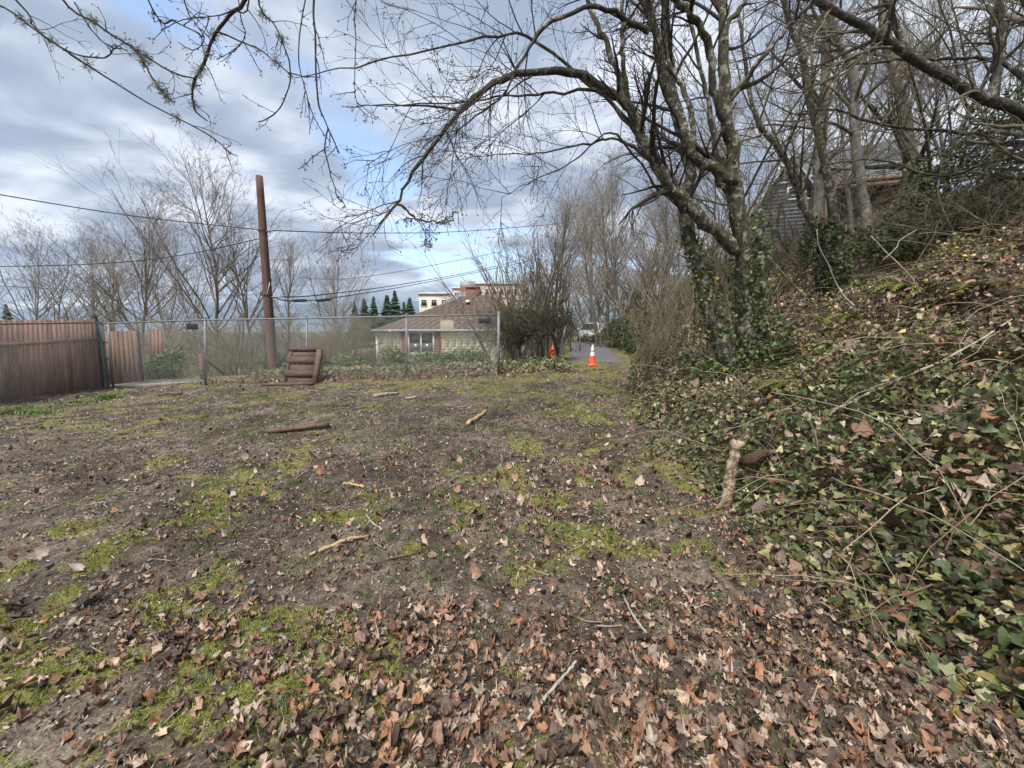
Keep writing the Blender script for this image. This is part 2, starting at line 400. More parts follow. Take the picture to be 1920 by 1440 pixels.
M['siding_beige'] = simple('siding_beige', (0.86, 0.80, 0.64), 0.8, 0.1, 3)
M['shutter'] = simple('shutter', (0.25, 0.115, 0.08), 0.7, 0.15, 6)
M['roof_brown'] = simple('roof_brown', (0.135, 0.10, 0.08), 0.9, 0.35, 8)
M['roof_grey'] = simple('roof_grey', (0.20, 0.215, 0.235), 0.9, 0.25, 5)
M['brick'] = simple('brick', (0.20, 0.095, 0.075), 0.9, 0.3, 14)
M['blue_siding'] = simple('blue_siding', (0.40, 0.44, 0.48), 0.75, 0.12, 5)
M['grey_trim'] = simple('grey_trim', (0.32, 0.34, 0.36), 0.7, 0.1, 5)
M['deck_beam'] = simple('deck_beam', (0.19, 0.115, 0.08), 0.8, 0.3, 6)
M['deck_shade'] = simple('deck_shade', (0.018, 0.018, 0.02), 0.9, 0.2, 4)
M['apt_tan'] = simple('apt_tan', (0.52, 0.47, 0.40), 0.85, 0.06, 1)
M['apt_orange'] = simple('apt_orange', (0.46, 0.34, 0.26), 0.85, 0.08, 1)
M['apt_pale'] = simple('apt_pale', (0.58, 0.58, 0.57), 0.8, 0.06, 1)
M['fir'] = attr_leaf('fir', 0.8, 0.1, 0.1)
M['shrub'] = attr_leaf('shrub', 0.55, 0.15, 0.3)
def glass(name, c):
    m, nt, bs = mat_new(name); bs.inputs['Base Color'].default_value = (*c, 1); bs.inputs['Roughness'].default_value = 0.08; bs.inputs['Specular IOR Level'].default_value = 0.6
    return m
M['pane'] = glass('pane', (0.10, 0.105, 0.10)); M['pane_dark'] = glass('pane_dark', (0.03, 0.035, 0.04))
M['tyre'] = simple('tyre', (0.02, 0.02, 0.02), 0.9, 0.2, 9); M['rim'] = simple('rim', (0.4, 0.4, 0.42), 0.35, 0.1, 9, metal=0.8)
M['paint_white'] = glass('paint_white', (0.85, 0.86, 0.87)); M['paint_white'].node_tree.nodes['Principled BSDF'].inputs['Roughness'].default_value = 0.25
M['lamp'] = glass('lamp', (0.6, 0.62, 0.65)); M['lamp_red'] = glass('lamp_red', (0.4, 0.02, 0.02))
M['lichen'] = simple('lichen', (0.19, 0.21, 0.15), 0.95, 0.3, 30, bump=0)
M['bud'] = simple('bud', (0.085, 0.066, 0.06), 0.8, 0.3, 30, bump=0)

# ---------------------------------------------------------------- ground cover masks (what grows or lies where)
def moss_mask(x, y):
    n = fbm(x * 1.5, y * 1.5, 21, 4); n2 = fbm(x * 4.2, y * 4.2, 25, 3)
    nearleft = sstep(0.6, -0.9, x + 0.25 * (y - 1.5)) * sstep(3.4, 1.3, y)
    far = sstep(7.0, 9.6, y + 0.35 * x + 0.5)
    mid = 0.30 + 0.25 * sstep(0.0, 1.2, x) * sstep(8, 3, y) * sstep(1.5, 3, y)
    left = 0.35 * sstep(-3, -7, x) * sstep(4, 6, y)
    mid = mid + .38 * np.exp(-((x - .2 - .24 * (y - 3.6)) / .65) ** 2) * sstep(2.2, 3.2, y)
    w = np.maximum(np.maximum(nearleft * 0.95, far), np.maximum(mid, left + 0.25))
    v = 0.36 * n + 0.64 * n2
    v = v + 0.16 * (fbm(x * 13, y * 13, 27, 2) - .5)
    return 0.9 * sstep(0.60 - 0.22 * w, 0.76 - 0.22 * w, v) * sstep(0.5, -0.1, x - toe(y))
def leaf_dens(x, y):
    n = fbm(x * 1.6, y * 1.6, 31, 4)
    d = x - toe(y)
    right = sstep(-2.6, -0.4, d) * sstep(12, 4, y)
    near = sstep(2.3, 1.15, y) * sstep(-1.5, 0.3, x + 0.35) + .5 * sstep(1.9, 1.2, y) * sstep(-.2, .6, x)
    cl = sstep(0.40, 0.62, n)
    mid = np.maximum(sstep(5.2, 2.2, y) * sstep(-2.6, 0.3, x), .55 * sstep(9, 4, y) * sstep(-6, -1, x))
    return np.clip(0.06 + right * (0.28 + 0.6 * cl) + near * (0.45 + 0.6 * cl) + mid * (0.12 + 0.45 * cl) + 0.35 * cl * sstep(3, 1.5, y), 0, 1.4) * sstep(0.55, 0.0, d)

# ---------------------------------------------------------------- ground
def graded(segs):
    out = [segs[0][0]]
    for a, b, s0, s1 in segs:
        n = max(1, int(abs(b - a) / ((s0 + s1) / 2)))
        t = np.linspace(0, 1, n + 1)[1:]; w = s0 * t + (s1 - s0) * t * t / 2; out += list(a + (b - a) * w / w[-1])
    return np.array(out)
def build_ground():
    xs = graded([(-3200, -300, 700, 60), (-300, -40, 50, 4), (-40, -12, 3, 0.35), (-12, -4, 0.32, 0.09), (-4, 4, 0.055, 0.055), (4, 12, 0.09, 0.35), (12, 60, 0.4, 1.6), (60, 300, 2, 40), (300, 3200, 60, 700)])
    ys = graded([(-300, -40, 60, 8), (-40, -2, 6, 0.5), (-2, 0.6, 0.4, 0.06), (0.6, 4, 0.035, 0.05), (4, 14, 0.055, 0.18), (14, 40, 0.2, 1.0), (40, 300, 1.2, 14), (300, 5200, 30, 800)])
    X, Y = np.meshgrid(xs, ys); x = X.ravel(); y = Y.ravel(); z = height(x, y)
    nx, ny = len(xs), len(ys); i = np.arange(ny - 1)[:, None] * nx + np.arange(nx - 1)[None]; i = i.ravel()
    Q = np.stack([i, i + 1, i + nx + 1, i + nx], 1)
    col = np.stack([moss_mask(x, y), sstep(0.0, 0.5, x - toe(y)), np.clip(leaf_dens(x, y), 0, 1)], 1)
    m, nt, bs = mat_new('soil')
    a = nt.nodes.new('ShaderNodeAttribute'); a.attribute_name = 'Col'; sp = nt.nodes.new('ShaderNodeSeparateColor'); nt.links.new(a.outputs['Color'], sp.inputs[0])
    f1 = nnoise(nt, 1.3, 3, 0.6); f2 = nnoise(nt, 9, 4, 0.65); f3 = nnoise(nt, 60, 3, 0.7)
    mud = ncol(nt, nmath(nt, 'ADD', nmath(nt, 'MULTIPLY', f1, 0.5), nmath(nt, 'MULTIPLY', f2, 0.5)), [(0.37, (0.026, 0.020, 0.014)), (0.5, (0.092, 0.072, 0.054)), (0.64, (0.215, 0.178, 0.135))])
    mud = nmix(nt, 0.75, mud, ncol(nt, f3, [(0.3, (0.35, 0.33, 0.31)), (0.5, (0.95, 0.93, 0.9)), (0.72, (2.1, 2.05, 2.0))]), 'MULTIPLY')
    moss = ncol(nt, f2, [(0.3, (0.085, 0.08, 0.026)), (0.5, (0.165, 0.155, 0.05)), (0.7, (0.27, 0.25, 0.09))])
    moss = nmix(nt, 0.7, moss, ncol(nt, f3, [(0.3, (0.45, 0.45, 0.4)), (0.7, (1.5, 1.5, 1.5))]), 'MULTIPLY')
    mk = nramp(nt, nmath(nt, 'ADD', sp.outputs[0], nmath(nt, 'MULTIPLY', nmath(nt, 'SUBTRACT', f3, 0.5), 1.3)), 0.25, 0.75)
    c = nmix(nt, mk, mud, moss)
    hillc = ncol(nt, f2, [(0.3, (0.045, 0.038, 0.024)), (0.7, (0.115, 0.095, 0.055))])
    c = nmix(nt, sp.outputs[1], c, hillc)
    nt.links.new(c, bs.inputs['Base Color'])
    r = nt.nodes.new('ShaderNodeMapRange'); nt.links.new(f2, r.inputs[0]); r.inputs[3].default_value = 0.55; r.inputs[4].default_value = 0.95
    nt.links.new(r.outputs[0], bs.inputs['Roughness']); bs.inputs['Specular IOR Level'].default_value = 0.25
    nbump(nt, bs, nmath(nt, 'ADD', f3, nmath(nt, 'MULTIPLY', f2, 1.5)), 0.8, 0.025)
    o = obj('ground', mesh_np('ground', np.stack([x, y, z], 1), Q, m, col, True)); o['kind'] = 'structure'; return o
ground = build_ground()

# asphalt lane running away along the foot of the bank
def build_road():
    ys = np.concatenate([np.linspace(14.2, 40, 60), np.linspace(41, 110, 30)]); V = []; k = 9
    for yv in ys:
        l, r = road_l(yv), road_r(yv)
        for j in range(k):
            xv = l + (r - l) * j / (k - 1); V.append((xv, yv, hz(xv, yv)))
    V = np.array(V).reshape(len(ys), k, 3)
    V[..., 2] = V[..., 2].mean(1, keepdims=True) * 0.3 + V[..., 2] * 0.7 + 0.045 - 0.02 * np.abs(np.linspace(-1, 1, k))[None] ** 2
    V[0, :, 2] -= .12; V[:, 0, 2] -= .12; V[:, -1, 2] -= .12; V[:, 0, 0] += .12; V[:, -1, 0] -= .12
    i = (np.arange(len(ys) - 1)[:, None] * k + np.arange(k - 1)[None]).ravel()
    Q = np.stack([i, i + 1, i + k + 1, i + k], 1)
    o = obj('road', mesh_np('road', V.reshape(-1, 3), Q, M['asphalt'], None, True)); o['kind'] = 'structure'
build_road()
#@@REST
# ---------------------------------------------------------------- leaf, blade and pebble scatter
def euler_mats(yaw, pitch, roll):
    cy, sy = np.cos(yaw), np.sin(yaw); cp, sp = np.cos(pitch), np.sin(pitch); cr, sr = np.cos(roll), np.sin(roll)
    Z = np.zeros((len(yaw), 3, 3))
    Z[:, 0, 0] = cy * cp; Z[:, 0, 1] = cy * sp * sr - sy * cr; Z[:, 0, 2] = cy * sp * cr + sy * sr
    Z[:, 1, 0] = sy * cp; Z[:, 1, 1] = sy * sp * sr + cy * cr; Z[:, 1, 2] = sy * sp * cr - cy * sr
    Z[:, 2, 0] = -sp; Z[:, 2, 1] = cp * sr; Z[:, 2, 2] = cp * cr
    return Z
def tangent_mats(x, y, e=0.12):
    """rotation that lays z on the terrain normal"""
    dx = (height(x + e, y, False) - height(x - e, y, False)) / (2 * e); dy = (height(x, y + e, False) - height(x, y - e, False)) / (2 * e)
    n = norm(np.stack([-dx, -dy, np.ones_like(dx)], 1)); t = norm(np.stack([np.ones_like(dx), np.zeros_like(dx), dx], 1)); b = np.cross(n, t)
    return np.stack([t, b, n], 2)
def scatter(templates, pos, scale, rot, colors, rng):
    """templates: list of (V, T). returns merged V, T, C"""
    VV, TT, CC = [], [], []; n0 = 0
    which = rng.integers(0, len(templates), len(pos))
    for k, (tv, tt) in enumerate(templates):
        ids = np.nonzero(which == k)[0]
        if not len(ids): continue
        V = np.einsum('bij,kj->bki', rot[ids], tv) * scale[ids, None, None] + pos[ids][:, None]
        m = len(tv); T = tt[None] + (np.arange(len(ids)) * m)[:, None, None] + n0
        VV.append(V.reshape(-1, 3)); TT.append(T.reshape(-1, 3)); CC.append(np.repeat(colors[ids], m, 0)); n0 += len(ids) * m
    return np.concatenate(VV), np.concatenate(TT), np.concatenate(CC)
def fan(outline, zc=0.0):
    k = len(outline); V = np.vstack([[0, 0, zc], outline]); T = np.array([(0, 1 + i, 1 + (i + 1) % k) for i in range(k)])
    return V, T
def maple(rng, detail=True):
    lobes = [(-90, .42), (-58, .55), (-36, .42), (-12, .85), (14, .58), (42, .95), (66, .62), (90, 1.05), (114, .62), (138, .95), (166, .58), (192, .85), (216, .42), (238, .55)]
    if not detail: lobes = lobes[1::2] + [(250, .3)]
    o = []; tear = rng.uniform(0, 360); torn = rng.uniform() < .8
    for a, r in lobes:
        r *= rng.uniform(0.5, 1.15)
        if torn and abs((a - tear + 180) % 360 - 180) < 75: r *= rng.uniform(.25, .65)
        a = R_(a + rng.uniform(-9, 9)); o.append((r * math.cos(a), r * math.sin(a), 0))
    o = np.array(o); V, T = fan(o)
    if detail:            # an inner ring lets the blade fold and crumple
        k = len(o); inner = o * rng.uniform(.4, .62, (k, 1)); V = np.vstack([[0, 0, 0], inner, o])
        T = [(0, 1 + i, 1 + (i + 1) % k) for i in range(k)]
        for i in range(k): j = (i + 1) % k; T += [(1 + i, 1 + k + i, 1 + k + j), (1 + i, 1 + k + j, 1 + j)]
        T = np.array(T)
    # dried leaves curl up along one axis and crumple
    ax = rng.uniform(0, math.pi); u = V[:, 0] * math.cos(ax) + V[:, 1] * math.sin(ax); w = -V[:, 0] * math.sin(ax) + V[:, 1] * math.cos(ax)
    c = rng.uniform(-0.6, 2.4); V[:, 2] += c * u ** 2 + rng.uniform(-0.3, 0.6) * w ** 2 + rng.normal(size=len(V)) * 0.17
    sh = 1 / (1 + .8 * abs(c) * np.abs(u)); V[:, 0] *= sh; V[:, 1] *= sh * rng.uniform(.5, 1)
    V[:, 2] -= np.percentile(V[:, 2], 25); return V * 0.5, T
def oval(rng):
    k = 7; a = np.arange(k) * 2 * math.pi / k; o = np.stack([np.cos(a), 0.45 * np.sin(a) * rng.uniform(.7, 1.3), 0 * a], 1)
    V, T = fan(o); V[:, 2] += rng.uniform(-.3, .6) * V[:, 0] ** 2 + rng.normal(size=k + 1) * 0.08; V[:, 2] -= V[:, 2].min(); return V * 0.5, T
def ivy_leaf(rng):
    o = [(0, -.1), (.38, -.28), (.52, .08), (.34, .22), (.30, .5), (0, .95), (-.30, .5), (-.34, .22), (-.52, .08), (-.38, -.28)]
    o = np.array([(x * rng.uniform(.85, 1.15), y * rng.uniform(.9, 1.1), 0) for x, y in o]); V, T = fan(o); V[0, 1] = 0.15
    V[:, 2] += 0.35 * np.abs(V[:, 0]) * rng.uniform(-0.6, 1) - 0.25 * V[:, 1] ** 2 * rng.uniform(0, 1) + rng.normal(size=len(V)) * 0.03
    return V * 0.6, T
def ivy_small(rng):
    o = np.array([(.36, -.2, 0), (.42, .15, .05), (0, .9, -.15), (-.42, .15, .05), (-.36, -.2, 0)]) * rng.uniform(.85, 1.15, (5, 1)); V, T = fan(o, 0.06); return V * 0.6, T
MAPLES = [maple(RNG) for _ in range(26)]; MAPLES_S = [maple(RNG, False) for _ in range(10)]; OVALS = [oval(RNG) for _ in range(6)]
IVIES = [ivy_leaf(RNG) for _ in range(8)]; IVIES_S = [ivy_small(RNG) for _ in range(6)]
def poly_mesh(name, vt, mat): return mesh_np(name, vt[0], vt[1], mat)

def ico():
    t = (1 + 5 ** .5) / 2
    V = norm(np.array([(-1, t, 0), (1, t, 0), (-1, -t, 0), (1, -t, 0), (0, -1, t), (0, 1, t), (0, -1, -t), (0, 1, -t), (t, 0, -1), (t, 0, 1), (-t, 0, -1), (-t, 0, 1)]))
    T = np.array([(0, 11, 5), (0, 5, 1), (0, 1, 7), (0, 7, 10), (0, 10, 11), (1, 5, 9), (5, 11, 4), (11, 10, 2), (10, 7, 6), (7, 1, 8), (3, 9, 4), (3, 4, 2), (3, 2, 6), (3, 6, 8), (3, 8, 9), (4, 9, 5), (2, 4, 11), (6, 2, 10), (8, 6, 7), (9, 8, 1)])
    return V, T
def ico2():
    V, T = ico(); V = list(map(tuple, V)); cache = {}; out = []
    def mid(a, b):
        k = (min(a, b), max(a, b))
        if k not in cache: V.append(tuple(norm((np.array(V[a]) + np.array(V[b])) / 2))); cache[k] = len(V) - 1
        return cache[k]
    for a, b, c in T:
        p, q, r = mid(a, b), mid(b, c), mid(c, a); out += [(a, p, r), (b, q, p), (c, r, q), (p, q, r)]
    return np.array(V), np.array(out)
ICO = ico(); ICO2 = ico2()
OCT = (np.array([(1., 0, 0), (-1, 0, 0), (0, 1, 0), (0, -1, 0), (0, 0, 1), (0, 0, -1)]), np.array([(0, 2, 4), (2, 1, 4), (1, 3, 4), (3, 0, 4), (2, 0, 5), (1, 2, 5), (3, 1, 5), (0, 3, 5)]))

def candidates(n, y0, y1, rng, mx=1.42, power=1.0):
    """points spread evenly over the visible wedge of ground"""
    y = np.sqrt(rng.uniform(0, 1, n) * (y1 ** 2 - y0 ** 2) + y0 ** 2) if power == 1.0 else y0 + (y1 - y0) * rng.uniform(0, 1, n) ** power
    x = rng.uniform(-1, 1, n) * (mx * y + 0.2); return x, y

def build_leaf_litter():
    rng = np.random.default_rng(3)
    # nearest: single leaves
    x, y = candidates(2600, 0.75, 2.4, rng); keep = rng.uniform(0, 1.1, len(x)) < leaf_dens(x, y); x, y = x[keep][:300], y[keep][:300]
    meshes = [poly_mesh('fallen_leaf', t, M['fallen']) for t in MAPLES]
    z = height(x, y)
    for i in range(len(x)):
        s = float(np.clip(rng.normal(0.105, 0.032), 0.05, 0.2))
        o = obj('fallen_leaf', meshes[i % len(meshes)], ground, (x[i], y[i], z[i] + 0.012 + 0.018 * rng.uniform()), (rng.normal() * 0.35, rng.normal() * 0.35, rng.uniform(0, 6.28)))
        o.scale = (s, s, s)
    o = obj('fallen_leaf', meshes[2], ground, gat(1700, 1215, 0.05), (0.25, -0.25, 0.4)); o.scale = (0.25,) * 3
    VV, TT, CC = [], [], []; n0 = 0
    def put(tpl, x, y, s, lift, tilt, cols):
        nonlocal n0
        n = len(x); rot = euler_mats(rng.uniform(0, 6.28, n), rng.normal(size=n) * tilt, rng.normal(size=n) * tilt)
        pos = np.stack([x, y, height(x, y) + lift], 1); V, T, C = scatter(tpl, pos, s, rot, cols, rng)
        VV.append(V); TT.append(T + n0); CC.append(C); n0 += len(V)
    def cols(n, dark=1.0): return LEAFC[rng.integers(0, len(LEAFC), n)] * rng.uniform(0.6, 1.2, (n, 1)) * dark
    x, y = candidates(34000, 0.75, 4.6, rng); k = rng.uniform(0, 1.1, len(x)) < leaf_dens(x, y) * (0.72 + 0.8 * sstep(2.4, 1.4, y)); x, y = x[k], y[k]; n = len(x)
    sz = np.clip(rng.normal(0.068, 0.03, n) * (1 + .35 * sstep(2.2, 1.2, y)), 0.02, 0.19); a = (y < 2.0) & (sz > .04); b = ~a
    put(MAPLES, x[a], y[a], sz[a], rng.uniform(0.0, 0.022, a.sum()), 0.38, cols(a.sum())); put(MAPLES_S, x[b], y[b], sz[b], rng.uniform(0.0, 0.022, b.sum()), 0.38, cols(b.sum()))
    x, y = candidates(30000, 0.75, 3.6, rng); k = rng.uniform(0, 1.0, len(x)) < leaf_dens(x, y); x, y = x[k], y[k]; n = len(x)      # broken bits between the leaves
    put(MAPLES_S, x, y, rng.uniform(0.012, 0.042, n), rng.uniform(0.0, 0.014, n), 0.6, cols(n, .9))
    x, y = candidates(16000, 0.8, 7.5, rng, power=.8); k = (x < toe(y) + .1); x, y = x[k], y[k]; n = len(x)                          # clods of mud
    rot = euler_mats(*rng.uniform(0, 6, (3, n))); V, T, C = scatter([(OCT[0] * (1 + .3 * rng.normal(size=(6, 1))), OCT[1]) for _ in range(6)], np.stack([x, y, height(x, y)], 1), rng.uniform(.003, .012, n) * (.7 + .12 * y), rot, np.array([(.045, .034, .026), (.085, .066, .05), (.03, .024, .019), (.13, .105, .08)])[rng.integers(0, 4, n)], rng)
    VV.append(V); TT.append(T + n0); CC.append(C); n0 += len(V)
    x, y = candidates(60000, 4.2, 12.5, rng); k = rng.uniform(0, 1.25, len(x)) < leaf_dens(x, y) * 0.8; x, y = x[k], y[k]; n = len(x)
    put(MAPLES_S, x, y, np.clip(rng.normal(0.065, 0.025, n), 0.025, 0.15), rng.uniform(0.0, 0.02, n), 0.35, cols(n))
    # leaves blown against the fence foot
    x = rng.uniform(-9.5, 0.4, 4200); y = FY + rng.normal(size=4200) * 0.35 + 0.15 + 0.3 * sstep(-5, 0, x); k = (x > -7.5) | (rng.uniform(size=len(x)) < 0.25); x, y = x[k], y[k]; n = len(x)
    put(MAPLES_S, x, y, rng.uniform(0.05, 0.14, n), rng.uniform(0.01, 0.05, n), 0.4, cols(n, 0.9))
    # chips and leaf crumbs trodden into the mud
    x, y = candidates(80000, 1.0, 11.5, rng, power=0.75); mm = moss_mask(x, y); k = (rng.uniform(size=len(x)) < 0.9 - 0.45 * mm) & (x < toe(y) + 0.2) & (fbm(x * 2, y * 2, 77, 3) > 0.36); x, y = x[k], y[k]; n = len(x)
    pal = np.array([(0.38, 0.32, 0.27), (0.26, 0.20, 0.165), (0.48, 0.42, 0.36), (0.17, 0.13, 0.11), (0.30, 0.21, 0.16), (0.10, 0.08, 0.07)])
    put(OVALS, x, y, rng.uniform(0.012, 0.04, n) * (0.65 + 0.09 * y), rng.uniform(0, 0.008, n), 0.5, pal[rng.integers(0, 6, n)] * rng.uniform(0.7, 1.15, (n, 1)))
    o = obj('fallen_leaves', mesh_np('fallen_leaves', np.concatenate(VV), np.concatenate(TT), M['leaf_attr'], np.concatenate(CC)))
    tag(o, 'brown dead leaves and crumbs littering the muddy ground', 'leaf litter', kind='stuff')
build_leaf_litter()

def blades(x, y, h, lean, width, rng, cols, z=None):
    """curved two-segment grass blades"""
    n = len(x); z = height(x, y) if z is None else z; az = rng.uniform(0, 6.28, n); d = np.stack([np.cos(az), np.sin(az), 0 * az], 1); s = np.stack([-np.sin(az), np.cos(az), 0 * az], 1) * width[:, None]
    b = np.stack([x, y, z - 0.004], 1); mid = b + d * (h * lean * 0.35)[:, None] + np.array([0, 0, 1]) * (h * 0.6)[:, None]; tip = b + d * (h * lean)[:, None] + np.array([0, 0, 1]) * (h * (1 - 0.25 * lean))[:, None]
    V = np.stack([b - s, b + s, mid - s * 0.8, mid + s * 0.8, tip], 1).reshape(-1, 3); k = (np.arange(n) * 5)[:, None]
    T = np.concatenate([k + np.array([[0, 1, 3]]), k + np.array([[0, 3, 2]]), k + np.array([[2, 3, 4]])]); return V, T, np.repeat(cols, 5, 0)
def build_grass():
    rng = np.random.default_rng(8); parts = []
    # moss cushions: very short dense shoots
    x, y = candidates(230000, 0.8, 3.6, rng, power=1.0); mm = moss_mask(x, y); k = rng.uniform(0.25, 1, len(x)) < mm; x, y = x[k], y[k]; n = len(x)
    pal = np.array([(0.18, 0.26, 0.025), (0.28, 0.34, 0.04), (0.11, 0.16, 0.025), (0.36, 0.38, 0.07)])
    parts.append(blades(x, y, rng.uniform(0.008, 0.026, n), rng.uniform(0.2, 1.2, n), rng.uniform(0.0014, 0.0028, n), rng, pal[rng.integers(0, 4, n)] * rng.uniform(0.7, 1.1, (n, 1))))
    x, y = candidates(110000, 3.4, 14, rng, power=0.8); mm = moss_mask(x, y); k = (rng.uniform(0.2, 1, len(x)) < mm) & (y < 14.0); x, y = x[k], y[k]; n = len(x)
    pal2 = np.array([(0.16, 0.155, 0.055), (0.21, 0.195, 0.075), (0.13, 0.115, 0.05), (0.27, 0.235, 0.12), (0.13, 0.155, 0.045)])
    parts.append(blades(x, y, rng.uniform(0.012, 0.035, n), rng.uniform(0.3, 1.3, n), rng.uniform(0.003, 0.006, n), rng, pal2[rng.integers(0, 5, n)] * rng.uniform(0.7, 1.1, (n, 1))))
    # flattened dead blades
    x, y = candidates(26000, 0.9, 11, rng, power=.75); k = (x < toe(y) + .1) & (fbm(x * 1.3, y * 1.3, 47, 3) > .42); x, y = x[k], y[k]; n = len(x)
    pal4 = np.array([(.34, .28, .18), (.24, .19, .12), (.42, .36, .25), (.16, .13, .08)])
    parts.append(blades(x, y, rng.uniform(0.012, 0.03, n), rng.uniform(1.2, 2.6, n), rng.uniform(0.0012, 0.0024, n) * (.8 + .12 * y), rng, pal4[rng.integers(0, 4, n)]))
    # tufts of fresh grass
    cx, cy = candidates(5200, 0.85, 10, rng, power=1.0); k = (fbm(cx * 1.7, cy * 1.7, 91, 3) > 0.50) & (cx < toe(cy) + 0.2) & (cx > -0.9 * cy); cx, cy = cx[k][:900], cy[k][:900]
    per = 34; rad = rng.uniform(0.02, 0.075, len(cx)); x = np.repeat(cx, per) + rng.normal(size=len(cx) * per) * np.repeat(rad, per); y = np.repeat(cy, per) + rng.normal(size=len(cx) * per) * np.repeat(rad, per); n = len(x)
    pal3 = np.array([(0.11, 0.20, 0.03), (0.17, 0.26, 0.05), (0.09, 0.15, 0.04), (0.24, 0.25, 0.09)])
    parts.append(blades(x, y, rng.uniform(0.02, 0.06, n), rng.uniform(0.3, 1.2, n), rng.uniform(0.0014, 0.0026, n), rng, pal3[rng.integers(0, 4, n)] * rng.uniform(0.6, 1.1, (n, 1))))
    # weeds at the foot of the wooden fence
    for u, v, r, nn in ((205, 746, 0.16, 160), (150, 757, 0.2, 90), (80, 775, 0.2, 90), (35, 772, 0.2, 90)):
        c = gat(u, v); x = c[0] + rng.normal(size=nn) * r; y = c[1] + rng.normal(size=nn) * 0.12
        parts.append(blades(x, y, rng.uniform(0.05, 0.14, nn), rng.uniform(0.4, 1.3, nn), rng.uniform(0.008, 0.014, nn), rng, pal3[rng.integers(0, 3, nn)] * rng.uniform(0.7, 1.1, (nn, 1))))
    V = np.concatenate([p[0] for p in parts]); o = 0; T = []
    for p in parts: T.append(p[1] + o); o += len(p[0])
    ob = obj('grass', mesh_np('grass', V, np.concatenate(T), M['grass_attr'], np.concatenate([p[2] for p in parts])))
    tag(ob, 'short grass tufts and moss growing in the mud', 'grass', kind='stuff')
build_grass()

def build_stones():
    rng = np.random.default_rng(14); ms = []
    for k in range(5):
        V = ICO2[0] * np.array([1, rng.uniform(.6, .9), rng.uniform(.4, .6)]) * (1 + 0.08 * rng.normal(size=(len(ICO2[0]), 1))); ms.append(mesh_np('stone', V, ICO2[1], M['stone'], None, True))
    for i in range(60):
        y = rng.uniform(1.0, 3.4); x = rng.uniform(-1.3 * y, 0.35 * y)
        o = obj('stone', ms[i % 5], ground, (x, y, hz(x, y) + 0.006), (0, 0, rng.uniform(0, 6.28))); s = rng.uniform(0.009, 0.026); o.scale = (s, s, s)
    x, y = candidates(5200, 1.2, 7.5, rng); k = (fbm(x * 1.2, y * 1.2, 55, 3) > 0.5) & (x < 0.2 * y); x, y = x[k], y[k]; n = len(x)
    rot = euler_mats(rng.uniform(0, 6.28, n), rng.normal(size=n) * .1, rng.normal(size=n) * .1)
    V, T, C = scatter([(ICO[0] * np.array([1, .75, .5]), ICO[1])], np.stack([x, y, height(x, y) + 0.002], 1), rng.uniform(0.007, 0.02, n), rot, rng.uniform(0.07, 0.3, (n, 1)) * np.array([[1, .96, .92]]), rng)
    tag(obj('gravel', mesh_np('gravel', V, T, M['leaf_attr'], C, True)), 'small grey pebbles pressed into the mud', 'gravel', kind='stuff')
build_stones()

